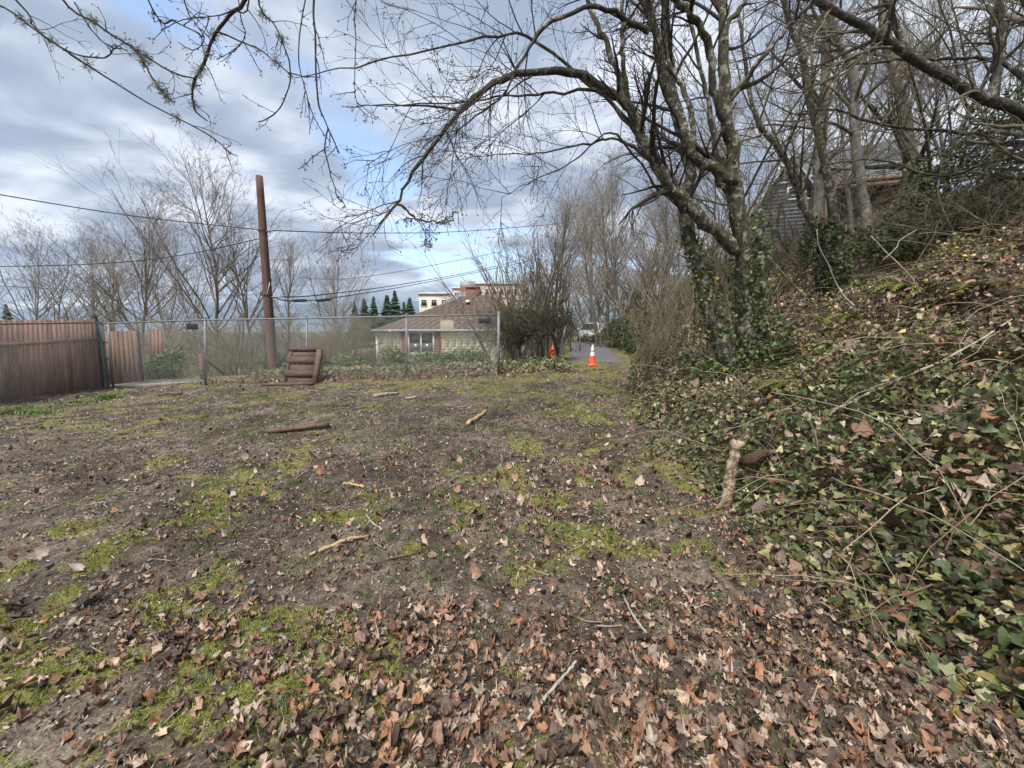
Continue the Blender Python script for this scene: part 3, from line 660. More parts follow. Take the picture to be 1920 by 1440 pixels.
# ---------------------------------------------------------------- ivy bank
def ivy_field(n, y0, y1, d0, d1, rng, dens=None):
    y = y0 + (y1 - y0) * rng.uniform(0, 1, n) ** 1.25; d = d0 + (d1 - d0) * rng.uniform(0, 1, n); x = toe(y) + d
    k = (np.abs(x) < 1.5 * y + 0.6) & (y > 0.3); return x[k], y[k], d[k]
def build_ivy():
    rng = np.random.default_rng(21)
    root = tag(empty('ivy_bank', (3.0, 4.0, hz(3.0, 4.0))), 'ivy covering the steep bank to the right of the muddy yard', 'ivy')
    inv = -np.array(root.location)
    VV, TT, CC = [], [], []; n0 = 0
    def lay(x, y, d, s, lift, tpl, cols, tilt=0.55):
        nonlocal n0
        n = len(x); Rt = tangent_mats(x, y); L = euler_mats(rng.uniform(0, 6.28, n), rng.normal(size=n) * tilt, rng.normal(size=n) * tilt)
        pos = np.stack([x, y, height(x, y)], 1) + Rt[:, :, 2] * lift[:, None] * 0.6 + np.array([0, 0, 1]) * lift[:, None] * 0.5
        V, T, C = scatter(tpl, pos, s, np.einsum('bij,bjk->bik', Rt, L), cols, rng); VV.append(V + inv); TT.append(T + n0); CC.append(C); n0 += len(V)
    def icol(n, x, y):
        p = np.array([.17, .17, .13, .11, .13, .07, .07, .1, .05]); c = IVYC[rng.choice(9, n, p=p / p.sum())] * rng.uniform(0.7, 1.25, (n, 1))
        up = sstep(1.0, 3.0, x - toe(y)); br = rng.uniform(size=n) < (0.07 + .17 * up + (.25 + .3 * up) * sstep(0.45, 0.62, fbm(x * 0.9, y * 0.9, 61, 3)))
        ol = rng.uniform(size=n) < .45 * up; c[ol] = c[ol] * np.array([1.5, 1.25, .8])
        c[br] = LEAFC[rng.integers(0, len(LEAFC), br.sum())] * rng.uniform(0.35, 0.85, (br.sum(), 1)); return c
    clear = lambda x, y: 1 - .85 * np.exp(-((x - 3.3) ** 2 + (y - 5.4) ** 2) / 1.2) - .6 * np.exp(-((x - 1.95) ** 2 + (y - 3.3) ** 2) / .25)
    hump = lambda x, y: 0.03 + 0.36 * clear(x, y) * sstep(0.35, 0.75, fbm(x * 1.6, y * 1.6, 66, 3)) * sstep(-0.2, 0.7, x - toe(y))
    # single leaves closest to the camera
    meshes = [poly_mesh('ivy_leaf', t, M['ivy_leaf']) for t in IVIES]
    x, y, d = ivy_field(1500, 1.0, 3.2, -0.12, 0.9, rng); x, y = x[:300], y[:300]; z = height(x, y) + hump(x, y) * rng.uniform(0.6, 1.15, len(x)) + 0.03
    for i in range(len(x)):
        o = obj('ivy_leaf', meshes[i % len(meshes)], root, (x[i] + inv[0], y[i] + inv[1], z[i] + inv[2]), (rng.normal() * .45 - 0.2, rng.normal() * .45 - 0.45, rng.uniform(0, 6.28))); s = rng.uniform(0.055, 0.115); o.scale = (s, s, s)
    x, y, d = ivy_field(52000, 0.9, 6.5, -0.55, 3.8, rng); k = rng.uniform(size=len(x)) < sstep(-0.25, 0.3, d + 0.9 * (fbm(x * 1.8, y * 1.8, 71, 3) - .5)); x, y, d = x[k], y[k], d[k]; n = len(x)
    sz = rng.uniform(0.035, 0.1, n) * (1 + .15 * sstep(3.5, 2, y)); li = hump(x, y) * rng.uniform(0.0, 1.15, n) + 0.01; cc = icol(n, x, y)
    for sel, tpl in ((y < 3.8, IVIES), (y >= 3.8, IVIES_S)): lay(x[sel], y[sel], d[sel], sz[sel], li[sel], tpl, cc[sel], 0.8)
    x, y, d = ivy_field(30000, 5.5, 16, -0.2, 8.5, rng); n = len(x)
    lay(x, y, d, rng.uniform(0.06, 0.12, n), hump(x, y) * rng.uniform(0.1, 1.1, n) + 0.02, IVIES_S, icol(n, x, y), 0.8)
    x, y, d = ivy_field(26000, 14, 62, -0.2, 15, rng); n = len(x)
    lay(x, y, d, rng.uniform(0.10, 0.2, n) * (1 + sstep(25, 55, y)), hump(x, y) * rng.uniform(0.2, 1.3, n) + 0.03, IVIES_S, icol(n, x, y), 0.8)
    tag(obj('ivy_mass', mesh_np('ivy_mass', np.concatenate(VV), np.concatenate(TT), M['ivy_attr'], np.concatenate(CC)), root), kind='stuff')
    # big dead maple leaves caught on the bank
    VV, TT, CC = [], [], []; n0 = 0
    x, y, d = ivy_field(4200, 1.0, 12, 0.0, 5, rng); k = fbm(x * 0.8, y * 0.8, 62, 3) > 0.44; x, y, d = x[k], y[k], d[k]; n = len(x)
    lay(x, y, d, rng.uniform(0.07, 0.2, n), hump(x, y) * rng.uniform(0.4, 1.15, n) + 0.03, MAPLES_S, LEAFC[rng.integers(0, 9, n)] * rng.uniform(.6, 1.1, (n, 1)), 0.5)
    tag(obj('dead_leaves', mesh_np('dead_leaves', np.concatenate(VV), np.concatenate(TT), M['leaf_attr'], np.concatenate(CC)), root), kind='stuff')
    # bare runners and bramble canes arching over the leaves
    n = 1000; y = 1.9 + 18 * rng.uniform(0, 1, n) ** 1.4; d = rng.uniform(0.2, 9, n) * np.clip(y / 9, .35, 1); x = toe(y) + d; k = (np.abs(x) < 1.5 * y); x, y = x[k], y[k]; n = len(x)
    P = np.empty((n, 9, 3)); p = np.stack([x, y, height(x, y) + 0.05], 1); dd = norm(np.stack([rng.normal(size=n) - 0.4, rng.normal(size=n), rng.uniform(0.1, 0.9, n)], 1)); seg = (rng.uniform(0.4, 1.5, n) / 8)[:, None]
    for s in range(9):
        P[:, s] = p; dd = norm(dd + rng.normal(size=dd.shape) * 0.16 + np.array([0, 0, -0.13])); p = p + dd * seg; p[:, 2] = np.maximum(p[:, 2], height(p[:, 0], p[:, 1], False) + 0.05)
    V, Q = tubes(P, np.linspace(0.0045, 0.002, 9)[None] * rng.uniform(.6, 1.3, (n, 1)), 4)
    C = np.repeat(np.array([(0.30, 0.24, 0.15), (0.2, 0.13, 0.08), (0.38, 0.32, 0.22), (0.13, 0.1, 0.06)])[rng.integers(0, 4, n)], 36, 0)
    tag(obj('canes', mesh_np('canes', V + inv, Q, M['leaf_attr'], C), root), kind='stuff')
build_ivy()
def build_ivy_strip():
    """low ivy behind the chain-link fence"""
    rng = np.random.default_rng(23); n = 13000
    x = rng.uniform(-8.2, 1.9, n); y = FY + 0.35 + 3.2 * rng.uniform(0, 1, n) ** 1.3; k = (y < 14.8 - 0.2 * np.maximum(x, 0)); x, y = x[k], y[k]; n = len(x)
    lift = rng.uniform(0.0, 0.2, n) * sstep(0.3, 0.8, y - FY)
    rot = euler_mats(rng.uniform(0, 6.28, n), rng.normal(size=n) * .6, rng.normal(size=n) * .6)
    pal = np.array([(0.07, 0.11, 0.045), (0.11, 0.14, 0.06), (0.24, 0.22, 0.12), (0.32, 0.27, 0.16), (0.05, 0.085, 0.04), (0.30, 0.20, 0.13), (0.20, 0.20, 0.09)])
    g = sstep(0.35, 0.75, (y - FY) / 3.0 + 0.4 * (fbm(x * 1.1, y * 1.1, 15, 3) - .5))
    ci = np.where(rng.uniform(size=n) < g, rng.choice([0, 1, 4, 6], n), rng.choice([2, 3, 5, 1, 6], n))
    V, T, C = scatter(IVIES_S, np.stack([x, y, height(x, y) + lift + .02], 1), rng.uniform(0.09, 0.17, n), rot, pal[ci] * rng.uniform(.7, 1.2, (n, 1)), rng)
    tag(obj('ground_ivy', mesh_np('ground_ivy', V, T, M['ivy_attr'], C)), 'pale ivy strip along the far side of the chain-link fence', 'ivy', kind='stuff')
build_ivy_strip()

# ---------------------------------------------------------------- chain-link fence
def build_fence():
    Y0 = FY; tops = [(190, 604.5), (385, 598), (575, 595), (762, 591), (935, 588)]; foots = [726, 718, 714, 710, 703.5]
    pts = [(at(u, v, Y0), at(u + (12 if i == 0 else 0), fv, Y0)) for i, ((u, v), fv) in enumerate(zip(tops, foots))]
    root = tag(empty('chain_link_fence', tuple(pts[2][1])), 'galvanised chain-link fence with five posts across the back of the yard', 'fence'); inv = -np.array(root.location)
    for (a, b), r in zip(pts, (0.045, 0.035, 0.03, 0.03, 0.042)):
        MB().tube([b + inv - np.array([0, 0, .15]), a + inv + np.array([0, 0, 0.015])], r, 12).lathe([(r * 1.08, 0), (r * 1.08, .03), (r * .6, .055), (0, .06)], a + inv + np.array([0, 0, .005]), 12).build('post', M['galv'], root, True)
    mb = MB(); mb.tube([p[0] + inv + np.array([0, -0.02, -0.03]) for p in pts], 0.022, 8); mb.build('top_rail', M['galv'], root, True)
    # second, slimmer gate-end post with its clamps beside the first post
    p = at(203, 607, Y0 - .05); q = at(212, 726, Y0 - .05); MB().tube([q + inv - np.array([0, 0, .1]), p + inv], 0.03, 10).build('post', M['galv'], root, True)
    for t in (0.2, 0.45, 0.7): c = pts[0][1] * (1 - t) + pts[0][0] * t + inv; MB().box(c + np.array([-.06, -.06, -.02]), c + np.array([.16, -.03, .02])).build('clamp', M['galv'], root)
    def weave(a0, a1, b0, b1, nm='mesh_panel', parent=root, off=inv):
        cell = 0.042; L = np.linalg.norm(b1 - a1); H = np.linalg.norm(a0 - a1); nw = int(L / cell); nr = int(H / cell) + 1
        i, j = np.arange(nw)[:, None], np.arange(nr)[None]; s = (i + 0.5 + 0.46 * (1 - 2 * ((i + j) % 2))) / nw; t = np.broadcast_to(np.linspace(0.02, 0.985, nr)[None], s.shape)
        f = a1 + (b1 - a1) * s[..., None]; g = a0 + (b0 - a0) * s[..., None]; P = f + (g - f) * t[..., None] + off
        P[..., 1] += 0.003 * (j % 2 * 2 - 1) - 0.025
        V, Q = tubes(P, np.full(P.shape[:2], 0.0024), 3); return obj(nm, mesh_np(nm, V, Q, M['wire']), parent)
    for i in range(4): weave(*pts[i], *pts[i + 1])
    for (u, v, w, h) in ((360, 612, 0.33, 0.17), (908, 601.5, 0.32, 0.15)):
        c = at(u, v, Y0 - .05) + inv; bevel(MB().box(c + np.array([-w / 2, -.008, -h / 2]), c + np.array([w / 2, .008, h / 2])).build('sign_plate', M['black'], root), .01)
    c = at(838, 609, Y0 + .04) + inv; bevel(MB().box(c + np.array([-.19, -.006, -.14]), c + np.array([.19, .006, .14])).build('sign_plate', M['board_beige'], root), .012)['label'] = 'blank beige plate hung on the fence'
    # the nearer run on the left
    a = (at(188, 605, Y0 - .06), at(204, 727, Y0 - .06)); b = (at(-150, 609, 7.0), at(-150, 812, 7.0))
    r2 = tag(empty('chain_link_fence', tuple(b[1])), 'chain-link run in front of the brown board fence', 'fence'); i2 = -np.array(r2.location)
    MB().tube([a[0] + i2, b[0] + i2], 0.022, 8).build('top_rail', M['galv'], r2, True)
    for t in (0.48, 1.0): MB().tube([a[1] * (1 - t) + b[1] * t + i2 - np.array([0, 0, .1]), a[0] * (1 - t) + b[0] * t + i2], .028, 10).build('post', M['galv'], r2, True) if t == 1 else None
    weave(b[0], b[1], a[0], a[1], 'mesh_panel', r2, i2)
build_fence()

# ---------------------------------------------------------------- brown board fence, gate, offcuts
def board_run(root, a_top, a_bot, b_top, b_bot, n, mat, rng, th=0.022, ragged=0.02, gap=0.006):
    inv = -np.array(root.location); off = norm(np.cross(b_bot - a_bot, np.array([0, 0, 1.0])))
    for i in range(n):
        s0 = (i + 0.0) / n; s1 = (i + 1.0) / n; L = np.linalg.norm(b_bot - a_bot); e = gap / L; d = off * rng.uniform(-.006, .006)
        tz = np.array([0, 0, rng.uniform(-ragged, ragged)]); bz = np.array([0, 0, rng.uniform(-.02, .02)])
        lp = lambda p, q, s: p + (q - p) * s
        c = [lp(a_bot, b_bot, s0 + e) + bz, lp(a_bot, b_bot, s1 - e) + bz, lp(a_top, b_top, s1 - e) + tz, lp(a_top, b_top, s0 + e) + tz]
        V = [p + d + inv for p in c] + [p + d + off * th + inv for p in c]
        MB().add(V, None, [(0, 1, 2, 3), (7, 6, 5, 4), (0, 4, 5, 1), (1, 5, 6, 2), (2, 6, 7, 3), (3, 7, 4, 0)]).build('board', mat, root)
    return off
def build_board_fence():
    rng = np.random.default_rng(31)
    aT, aB = at(-190, 601, 7.4), at(-190, 812, 7.4); bT, bB = at(178, 600, 11.3), at(192, 729, 11.3)
    aT[2] = 1.72; aB[2] = min(aB[2], -.2)
    r = tag(empty('board_fence', tuple(bB)), 'reddish brown vertical board fence behind the chain-link on the left', 'fence'); inv = -np.array(r.location)
    off = board_run(r, aT, aB, bT, bB, 36, M['wood_shade_lifted'], rng, ragged=0.008)
    lp = lambda s, t: (aB + (bB - aB) * s) * (1 - t) + (aT + (bT - aT) * s) * t
    def rail(t, w, h): MB().beam(lp(0, t) + inv - off * .035, lp(1, t) + inv - off * .035, h, w).build('rail', M['wood_shade_lifted'], r)
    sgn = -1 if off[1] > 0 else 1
    MB().beam(lp(0, .73) - off * .03 * -sgn * -1 + inv, lp(1, .73) - off * .03 * -sgn * -1 + inv, .045, .09).build('rail', M['wood_shade_lifted'], r)
    MB().beam(lp(0, .06) - off * .03 + inv, lp(1, .06) - off * .03 + inv, .045, .09).build('rail', M['wood_shade_lifted'], r)
    MB().beam(bB + inv, bT + inv + np.array([0, 0, .06]), .09, .09, (0, 1, 0)).lathe([(.05, 0), (.06, .03), (.03, .05), (.045, .08), (.0, .11)], bT + inv + np.array([0, 0, .06]), 10).build('post', M['black'], r)
    # gate leaf beyond, standing ajar
    aT, aB = at(197, 621, 12.0), at(203, 728, 12.0); bT, bB = at(256, 620, 12.3), at(268, 724, 12.3)
    g = tag(empty('board_gate', tuple(bB)), 'brown board gate standing ajar next to the grey gate posts', 'gate'); inv = -np.array(g.location)
    board_run(g, aT, aB, bT, bB, 7, M['wood_sun_darkened'], rng, ragged=0.006)
    MB().beam(bB + inv - np.array([0, 0, .05]), bT + inv, .06, .06, (0, 1, 0)).build('post', M['black'], g)
    aT, aB = at(278, 617, 13.3), at(280, 690, 13.3); bT, bB = at(304, 618, 13.3), at(306, 690, 13.3)
    g = tag(empty('fence_offcut', tuple(bB)), 'narrow piece of brown board fence rising behind the green bush', 'fence panel')
    board_run(g, aT, aB, bT, bB, 4, M['wood_sun_darkened'], rng, ragged=0.012)
    # leaning post with brace
    b0 = at(383, 722, 12.4); g = tag(empty('broken_post', tuple(b0)), 'leaning brown stub post with a sloping brace beside the second fence post', 'post'); inv = -b0
    MB().beam([0, 0, -.1], at(377, 664, 12.4) + inv, .12, .1, (0, 1, 0)).build('stub', M['wood_dark'], g)
    MB().beam(at(372, 664, 12.45) + inv, at(422, 703, 12.8) + inv, .07, .05, (0, 1, 0)).build('brace', M['wood_dark'], g)
    # concrete edge
    a = at(215, 735, 11.7); b = at(384, 720, 11.9); a[2] = hz(a[0], a[1]) + .0; b[2] = hz(b[0], b[1]) + .0
    o = MB().beam(a, b, .7, .07).build('path', M['concrete']); o['kind'] = 'structure'
build_board_fence()

def build_pallet():
    b = at(568, 726, 11.0); b[2] = hz(b[0], b[1]) + .02
    r = tag(empty('slatted_panel', tuple(b)), 'dark brown slatted wooden panel propped against the chain-link fence', 'wooden panel'); inv = -b
    W = lambda u, v, y: at(u, v, y) + inv
    q = lambda u, v: W(u, v, 10.85 + (724 - v) / 70 * 0.45)
    def plank(nm, c, th, mat='wood_dark'):
        n = norm(np.cross(c[1] - c[0], c[3] - c[0])); n = n if n[1] < 0 else -n
        V = list(c) + [p - n * th for p in c]
        return MB().add(V, None, [(0, 1, 2, 3), (7, 6, 5, 4), (0, 4, 5, 1), (1, 5, 6, 2), (2, 6, 7, 3), (3, 7, 4, 0)]).build(nm, M[mat], r)
    push = np.array([0, -.045, 0])
    plank('slat', [q(541, 671), q(596, 672), q(598, 656), q(542, 655)], .02)
    plank('slat', [q(537, 703), q(591, 704), q(594, 683), q(540, 682)], .02)
    plank('slat', [q(533, 722), q(588, 723), q(590, 706), q(536, 706)], .02)
    for v0, v1, u0, u1 in ((680, 668, 538, 596), (705, 694, 533, 592), (722, 716, 529, 588)):
        plank('slat', [q(u0, v0) + push, q(u1, v0 + 1) + push, q(u1 + 1, v1) + push, q(u0 + 1, v1) + push], .03)
    plank('stile', [q(586, 724) + push * 1.7, q(594, 724) + push * 1.7, q(605, 654) + push * 1.7, q(596, 654) + push * 1.7], .11)
    plank('stile', [q(531, 722) + push * .6, q(536, 722) + push * .6, q(549, 654) + push * .6, q(544, 654) + push * .6], .05)
    plank('top_rail', [q(541, 657) + push, q(600, 657) + push, q(601, 652.5) + push, q(541, 652.5) + push], .1)
    a = at(492, 722, 10.75); c = at(588, 726, 10.65); a[2] = hz(a[0], a[1]) + .04; c[2] = hz(c[0], c[1]) + .04
    o = MB().beam(a, c, .16, .04).build('loose_board', M['wood_dark']); tag(o, 'loose dark board lying on the ground below the slatted panel', 'board')
build_pallet()

# ---------------------------------------------------------------- traffic cone, hydrant, posts, chain
def build_roadside():
    p = at(1110, 693, 13.4); p[2] = hz(p[0], p[1]) + 0.02
    r = tag(empty('traffic_cone', tuple(p)), 'orange traffic cone with a pale top standing at the end of the lane', 'traffic cone')
    bevel(MB().box((-.18, -.18, 0), (.18, .18, .035)).build('base', M['orange'], r), .01)
    MB().lathe([(.15, .03), (.135, .05), (.128, .08), (.087, .33)], k=20).build('cone_body', M['orange'], r, True)
    MB().lathe([(.0895, .33), (.064, .47)], k=20).build('band', M['white_band'], r, True)
    MB().lathe([(.064, .47), (.058, .51)], k=20).build('cone_body', M['orange'], r, True)
    MB().lathe([(.060, .51), (.032, .68), (.028, .705), (.018, .70), (.018, .6)], k=20).build('band', M['white_band'], r, True)
    p = at(1036, 679, 17.5); p[2] = hz(p[0], p[1]); h = 17.5 / 738 * 24 / 0.72
    r = tag(empty('fire_hydrant', tuple(p)), 'small orange hydrant half hidden under the dark weeping shrub', 'hydrant'); r.scale = (h, h, h)
    MB().lathe([(0, 0), (.14, 0), (.14, .04), (.10, .05), (.095, .42), (.13, .43), (.13, .47), (.1, .49), (.085, .57), (.045, .63), (.03, .64), (.03, .69), (0, .69)], k=16).build('barrel', M['orange'], r, True)
    for s in (-1, 1): MB().tube([(0, 0, .34), (.17 * s, 0, .34)], .05, 10).tube([(.15 * s, 0, .34), (.18 * s, 0, .34)], .062, 6).build('nozzle', M['orange'], r)
    MB().tube([(0, 0, .27), (0, -.18, .27)], .06, 10).build('nozzle', M['orange'], r)
    # posts
    a = at(1045, 689, 14.2); b = at(1061, 611, 14.2); a[2] = hz(a[0], a[1]) - .1
    o = MB().tube([a, b], .032, 10).build('leaning_post', M['galv'], None, True); tag(o, 'bare grey metal post tilting to one side near the weeping shrub', 'post')
    a = at(1087, 673, 20); b = at(1087, 630, 20); a[2] = hz(a[0], a[1]) - .1
    o = MB().tube([a, b], .035, 10).build('marker_post', M['galv'], None, True); tag(o, 'thin upright grey post at the edge of the lane', 'post')
    a = at(1013, 672, 16); b = at(1013, 628, 16); a[2] = hz(a[0], a[1]) - .1
    r = tag(empty('marker_post', tuple(a)), 'white-topped marker post among the weeping shrub branches', 'post')
    MB().tube([(0, 0, 0), tuple(b - a)], .03, 10).build('shaft', M['galv'], r, True); MB().tube([tuple(b - a), tuple(b - a + np.array([0, 0, .12]))], .036, 10).build('cap', M['white'], r, True)
    a = at(1131, 650, 27); b = at(1130, 590, 27); a[2] = hz(a[0], a[1]) - .1
    r = tag(empty('road_sign', tuple(a)), 'post with two small white plates beside the lane hedge', 'sign')
    MB().tube([(0, 0, 0), tuple(b - a)], .035, 10).build('post', M['galv'], r, True)
    for v0, v1 in ((592, 602), (605, 615)):
        c = at(1130, (v0 + v1) / 2, 26.9) - a; hh = (v1 - v0) / 738 * 27 / 2; bevel(MB().box(c + np.array([-.13, -.01, -hh]), c + np.array([.13, .01, hh])).build('plate', M['white'], r), .02)
    # chain hung from the cone to the bank
    a = np.array(at(1122, 681, 13.4)); b = at(1190, 655, 13.0); P = catmull([a, at(1140, 680, 13.3), at(1165, 671, 13.1), b], 60)
    mb = MB(); 
    for i in range(0, 58):
        c = (P[i] + P[i + 1]) / 2; t = norm(P[i + 1] - P[i]); s = norm(np.cross(t, [0, 0, 1])) if i % 2 else np.array([0, 0, 1.0])
        ln = np.linalg.norm(P[i + 1] - P[i]) * .68; ang = np.arange(9) * 2 * math.pi / 8
        mb.tube([c + t * ln * math.cos(q) + s * .014 * math.sin(q) for q in ang], .0045, 4, False)
    tag(mb.build('barrier_chain', M['galv']), 'thin barrier chain sagging from the traffic cone to the ivy bank', 'chain')
build_roadside()
# ---------------------------------------------------------------- houses
def quad_box(mb, c, th, nrm):
    nrm = np.asarray(nrm, float); V = [np.asarray(p, float) for p in c]; V = V + [p - nrm * th for p in V]
    mb.add(V, None, [(0, 1, 2, 3), (7, 6, 5, 4), (0, 4, 5, 1), (1, 5, 6, 2), (2, 6, 7, 3), (3, 7, 4, 0)]); return mb
def shingle_rows(mb, c0, c1, c2, c3, rows, wid, th, rng):
    """overlapping shingle courses on a plane quad: c0-c1 eave, c3-c2 ridge (may meet)"""
    c0, c1, c2, c3 = [np.asarray(c, float) for c in (c0, c1, c2, c3)]; n = norm(np.cross(c1 - c0, c3 - c0))
    if n[2] < 0 and abs(n[2]) > 0.05: n = -n
    for r in range(rows):
        t0 = r / rows; t1 = min(1, (r + 1.12) / rows)
        a0 = c0 + (c3 - c0) * t0; b0 = c1 + (c2 - c1) * t0; a1 = c0 + (c3 - c0) * t1; b1 = c1 + (c2 - c1) * t1
        L = np.linalg.norm(b0 - a0); k = max(1, int(L / wid)); e = rng.uniform(0, 1)
        ss = np.clip((np.arange(k + 2) - e) / k, 0, 1)
        for i in range(k + 1):
            s0, s1 = ss[i], ss[i + 1] - 0.05 / k
            if s1 - s0 < 0.1 / k: continue
            h = th * rng.uniform(.7, 1.4)
            V = [a0 + (b0 - a0) * s0, a0 + (b0 - a0) * s1, a1 + (b1 - a1) * s1, a1 + (b1 - a1) * s0]
            W = [V[0] + n * h, V[1] + n * h, V[2] + n * h * .25, V[3] + n * h * .25]
            mb.add(V + W, None, [(4, 5, 6, 7), (0, 1, 5, 4), (1, 2, 6, 5), (3, 0, 4, 7)])
def window(parent, x0, x1, z0, z1, y, fw=0.07, mat='white', pane='pane', mull=0, bar=1):
    """frame with recessed panes in a wall facing -y"""
    mb = MB()
    for lo, hi in (((x0, y - .04, z0), (x0 + fw, y + .03, z1)), ((x1 - fw, y - .04, z0), (x1, y + .03, z1)), ((x0 + fw, y - .04, z1 - fw), (x1 - fw, y + .03, z1)), ((x0 + fw, y - .055, z0), (x1 - fw, y + .03, z0 + fw))): mb.box(lo, hi)
    for k in range(mull): xm = x0 + (x1 - x0) * (k + 1) / (mull + 1); mb.box((xm - fw / 2, y - .038, z0 + fw), (xm + fw / 2, y + .03, z1 - fw))
    f = mb.build('window', M[mat], parent)
    xs = [x0 + fw] + [x0 + (x1 - x0) * (k + 1) / (mull + 1) for k in range(mull)] + [x1 - fw]
    for a, b in zip(xs[:-1], xs[1:]):
        zs = [z0 + fw + (z1 - z0 - 2 * fw) * j / (bar + 1) for j in range(bar + 2)]
        for c, d in zip(zs[:-1], zs[1:]): MB().box((a + .015, y - .004, c + .012), (b - .015, y + .02, d - .012)).build('pane', M[pane], f)
    return f
def build_beige_house():
    rng = np.random.default_rng(41); Y = 22.0; X = lambda u: (u - 960) / FPX * Y / 1.0 * 1.0; z = lambda v: at(960, v, Y)[2]
    px = lambda u: at(u, 640, Y)[0]
    x0, x1 = px(705), px(705) + 9.6; zb, ze = -1.6, z(619)
    r = tag(empty('beige_house', (x0, Y, zb)), 'pale yellow shingled house with brown hip roof beyond the fence', 'house'); o = np.array([x0, Y, zb]); W = x1 - x0; H = ze - zb; D = 8.6
    MB().box((0.02, .03, 0), (W - .02, D, H)).build('wall', M['siding_beige'], r)
    mb = MB(); wx0, wx1, wz0, wz1 = px(765) - x0, px(814) - x0, z(664) - zb, z(622) - zb
    sh0, sh1 = px(752) - x0, px(826) - x0
    mb2 = MB(); shingle_rows(mb2, (0, .03, 0), (sh0, .03, 0), (sh0, .03, H), (0, .03, H), 19, .36, .006, rng); shingle_rows(mb2, (sh1, .03, 0), (W, .03, 0), (W, .03, H), (sh1, .03, H), 19, .36, .006, rng)
    shingle_rows(mb2, (sh0, .03, 0), (sh1, .03, 0), (sh1, .03, wz0 - .05), (sh0, .03, wz0 - .05), 10, .36, .006, rng); shingle_rows(mb2, (sh0, .03, wz1 + .05), (sh1, .03, wz1 + .05), (sh1, .03, H), (sh0, .03, H), 1, .36, .006, rng)
    tag(mb2.build('siding', M['siding_beige'], r), kind='stuff')
    window(r, wx0, wx1, wz0, wz1, 0, .075, 'white', 'pane', 1, 1)
    for a, b in ((sh0, wx0 - .02), (wx1 + .02, sh1)):
        s = bevel(MB().box((a, -.035, wz0 - .02), (b, .03, wz1 + .02)).build('shutter', M['shutter'], r), .01)
        for i in range(9):
            t = wz0 + (wz1 - wz0) * (i + .5) / 9; MB().box((a + .03, -.048, t - .05), (b - .03, -.033, t + .02)).build('louvre', M['shutter'], s)
    dx = px(734) - x0; MB().tube([(dx, -.30, H - .02), (dx, -.18, H - .14), (dx, -.09, H - .25), (dx, -.09, .1)], .04, 8).build('downspout', M['white'], r, True)
    MB().box((-.02, -.01, 0), (.1, .06, H)).build('corner_board', M['white'], r)
    # hip roof
    ov = .14; ax = px(846) - x0 + .55; za = at(846, 553, Y + D / 2)[2] - zb; rl = 1.2
    e = [(-ov, -ov, H), (W + ov, -ov, H), (W + ov, D + ov, H), (-ov, D + ov, H)]; a, b = (ax, D / 2, za), (ax + rl, D / 2, za)
    mb = MB(); mb.add([e[0], e[1], b, a], None, [(0, 1, 2, 3)]); mb.add([e[2], e[3], a, b], None, [(0, 1, 2, 3)]); mb.add([e[3], e[0], a], [(0, 1, 2)]); mb.add([e[1], e[2], b], [(0, 1, 2)]); mb.add(e, None, [(3, 2, 1, 0)])
    roof = mb.build('roof', M['roof_brown'], r)
    mb = MB(); shingle_rows(mb, e[0], e[1], b, a, 22, .4, .03, rng); shingle_rows(mb, e[3], e[0], a, a, 22, .4, .03, rng)
    tag(mb.build('shingles', M['roof_brown'], roof), kind='stuff')
    MB().beam((-ov - .03, -ov - .06, H - .02), (W + ov, -ov - .06, H - .02), .11, .11).build('gutter', M['grey_trim'], roof)
    cx = px(848) - x0 + .75; MB().box((cx - .42, D / 2 - .2, za - .7), (cx + .42, D / 2 + .5, za + .42)).box((cx - .47, D / 2 - .25, za + .42), (cx + .47, D / 2 + .55, za + .52)).build('chimney', M['brick'], roof)
    MB().box((cx - .3, D / 2 - 1.5, za - .6), (cx - .05, D / 2 - 1.2, za - .42)).build('vent', M['white'], roof)
    # neighbour behind with a grey roof
    Y2 = 33.0; p = at(895, 600, Y2); r2 = tag(empty('grey_roofed_house', (p[0], Y2, -2.5)), 'house with blue-grey hip roof and brick chimney behind the beige house', 'house')
    zt = at(868, 545, Y2 + 4)[2] + 2.5; zh = at(900, 592, Y2)[2] + 2.5; xl, xr, xa = at(790, 600, Y2)[0] - p[0], at(955, 600, Y2)[0] - p[0], at(869, 545, Y2 + 4)[0] - p[0]
    MB().box((xl + .4, .3, 0), (xr - .4, 8, zh)).build('wall', M['apt_pale'], r2)
    e = [(xl, 0, zh), (xr, 0, zh), (xr, 8.3, zh), (xl, 8.3, zh)]; a = (xa, 4.1, zt)
    mb = MB(); [mb.add([e[i], e[(i + 1) % 4], a], [(0, 1, 2)]) for i in range(4)]; mb.add(e, None, [(3, 2, 1, 0)]); rf = mb.build('roof', M['roof_grey'], r2)
    mb = MB(); shingle_rows(mb, e[0], e[1], a, a, 24, .6, .03, rng); shingle_rows(mb, e[1], e[2], a, a, 24, .6, .03, rng); tag(mb.build('shingles', M['roof_grey'], rf), kind='stuff')
    xc = at(872, 545, Y2 + 4)[0] - p[0]; MB().box((xc - .45, 3.9, zt - .8), (xc + .45, 4.7, at(872, 537, Y2 + 4)[2] + 2.5)).build('chimney', M['brick'], rf)
    for u in (864, 873): q = at(u, 556, Y2 + 2.5) - np.array([p[0], Y2, -2.5]); MB().box(q - np.array([.15, .2, .12]), q + np.array([.15, .3, .1])).build('vent', M['grey_trim'], rf)
build_beige_house()
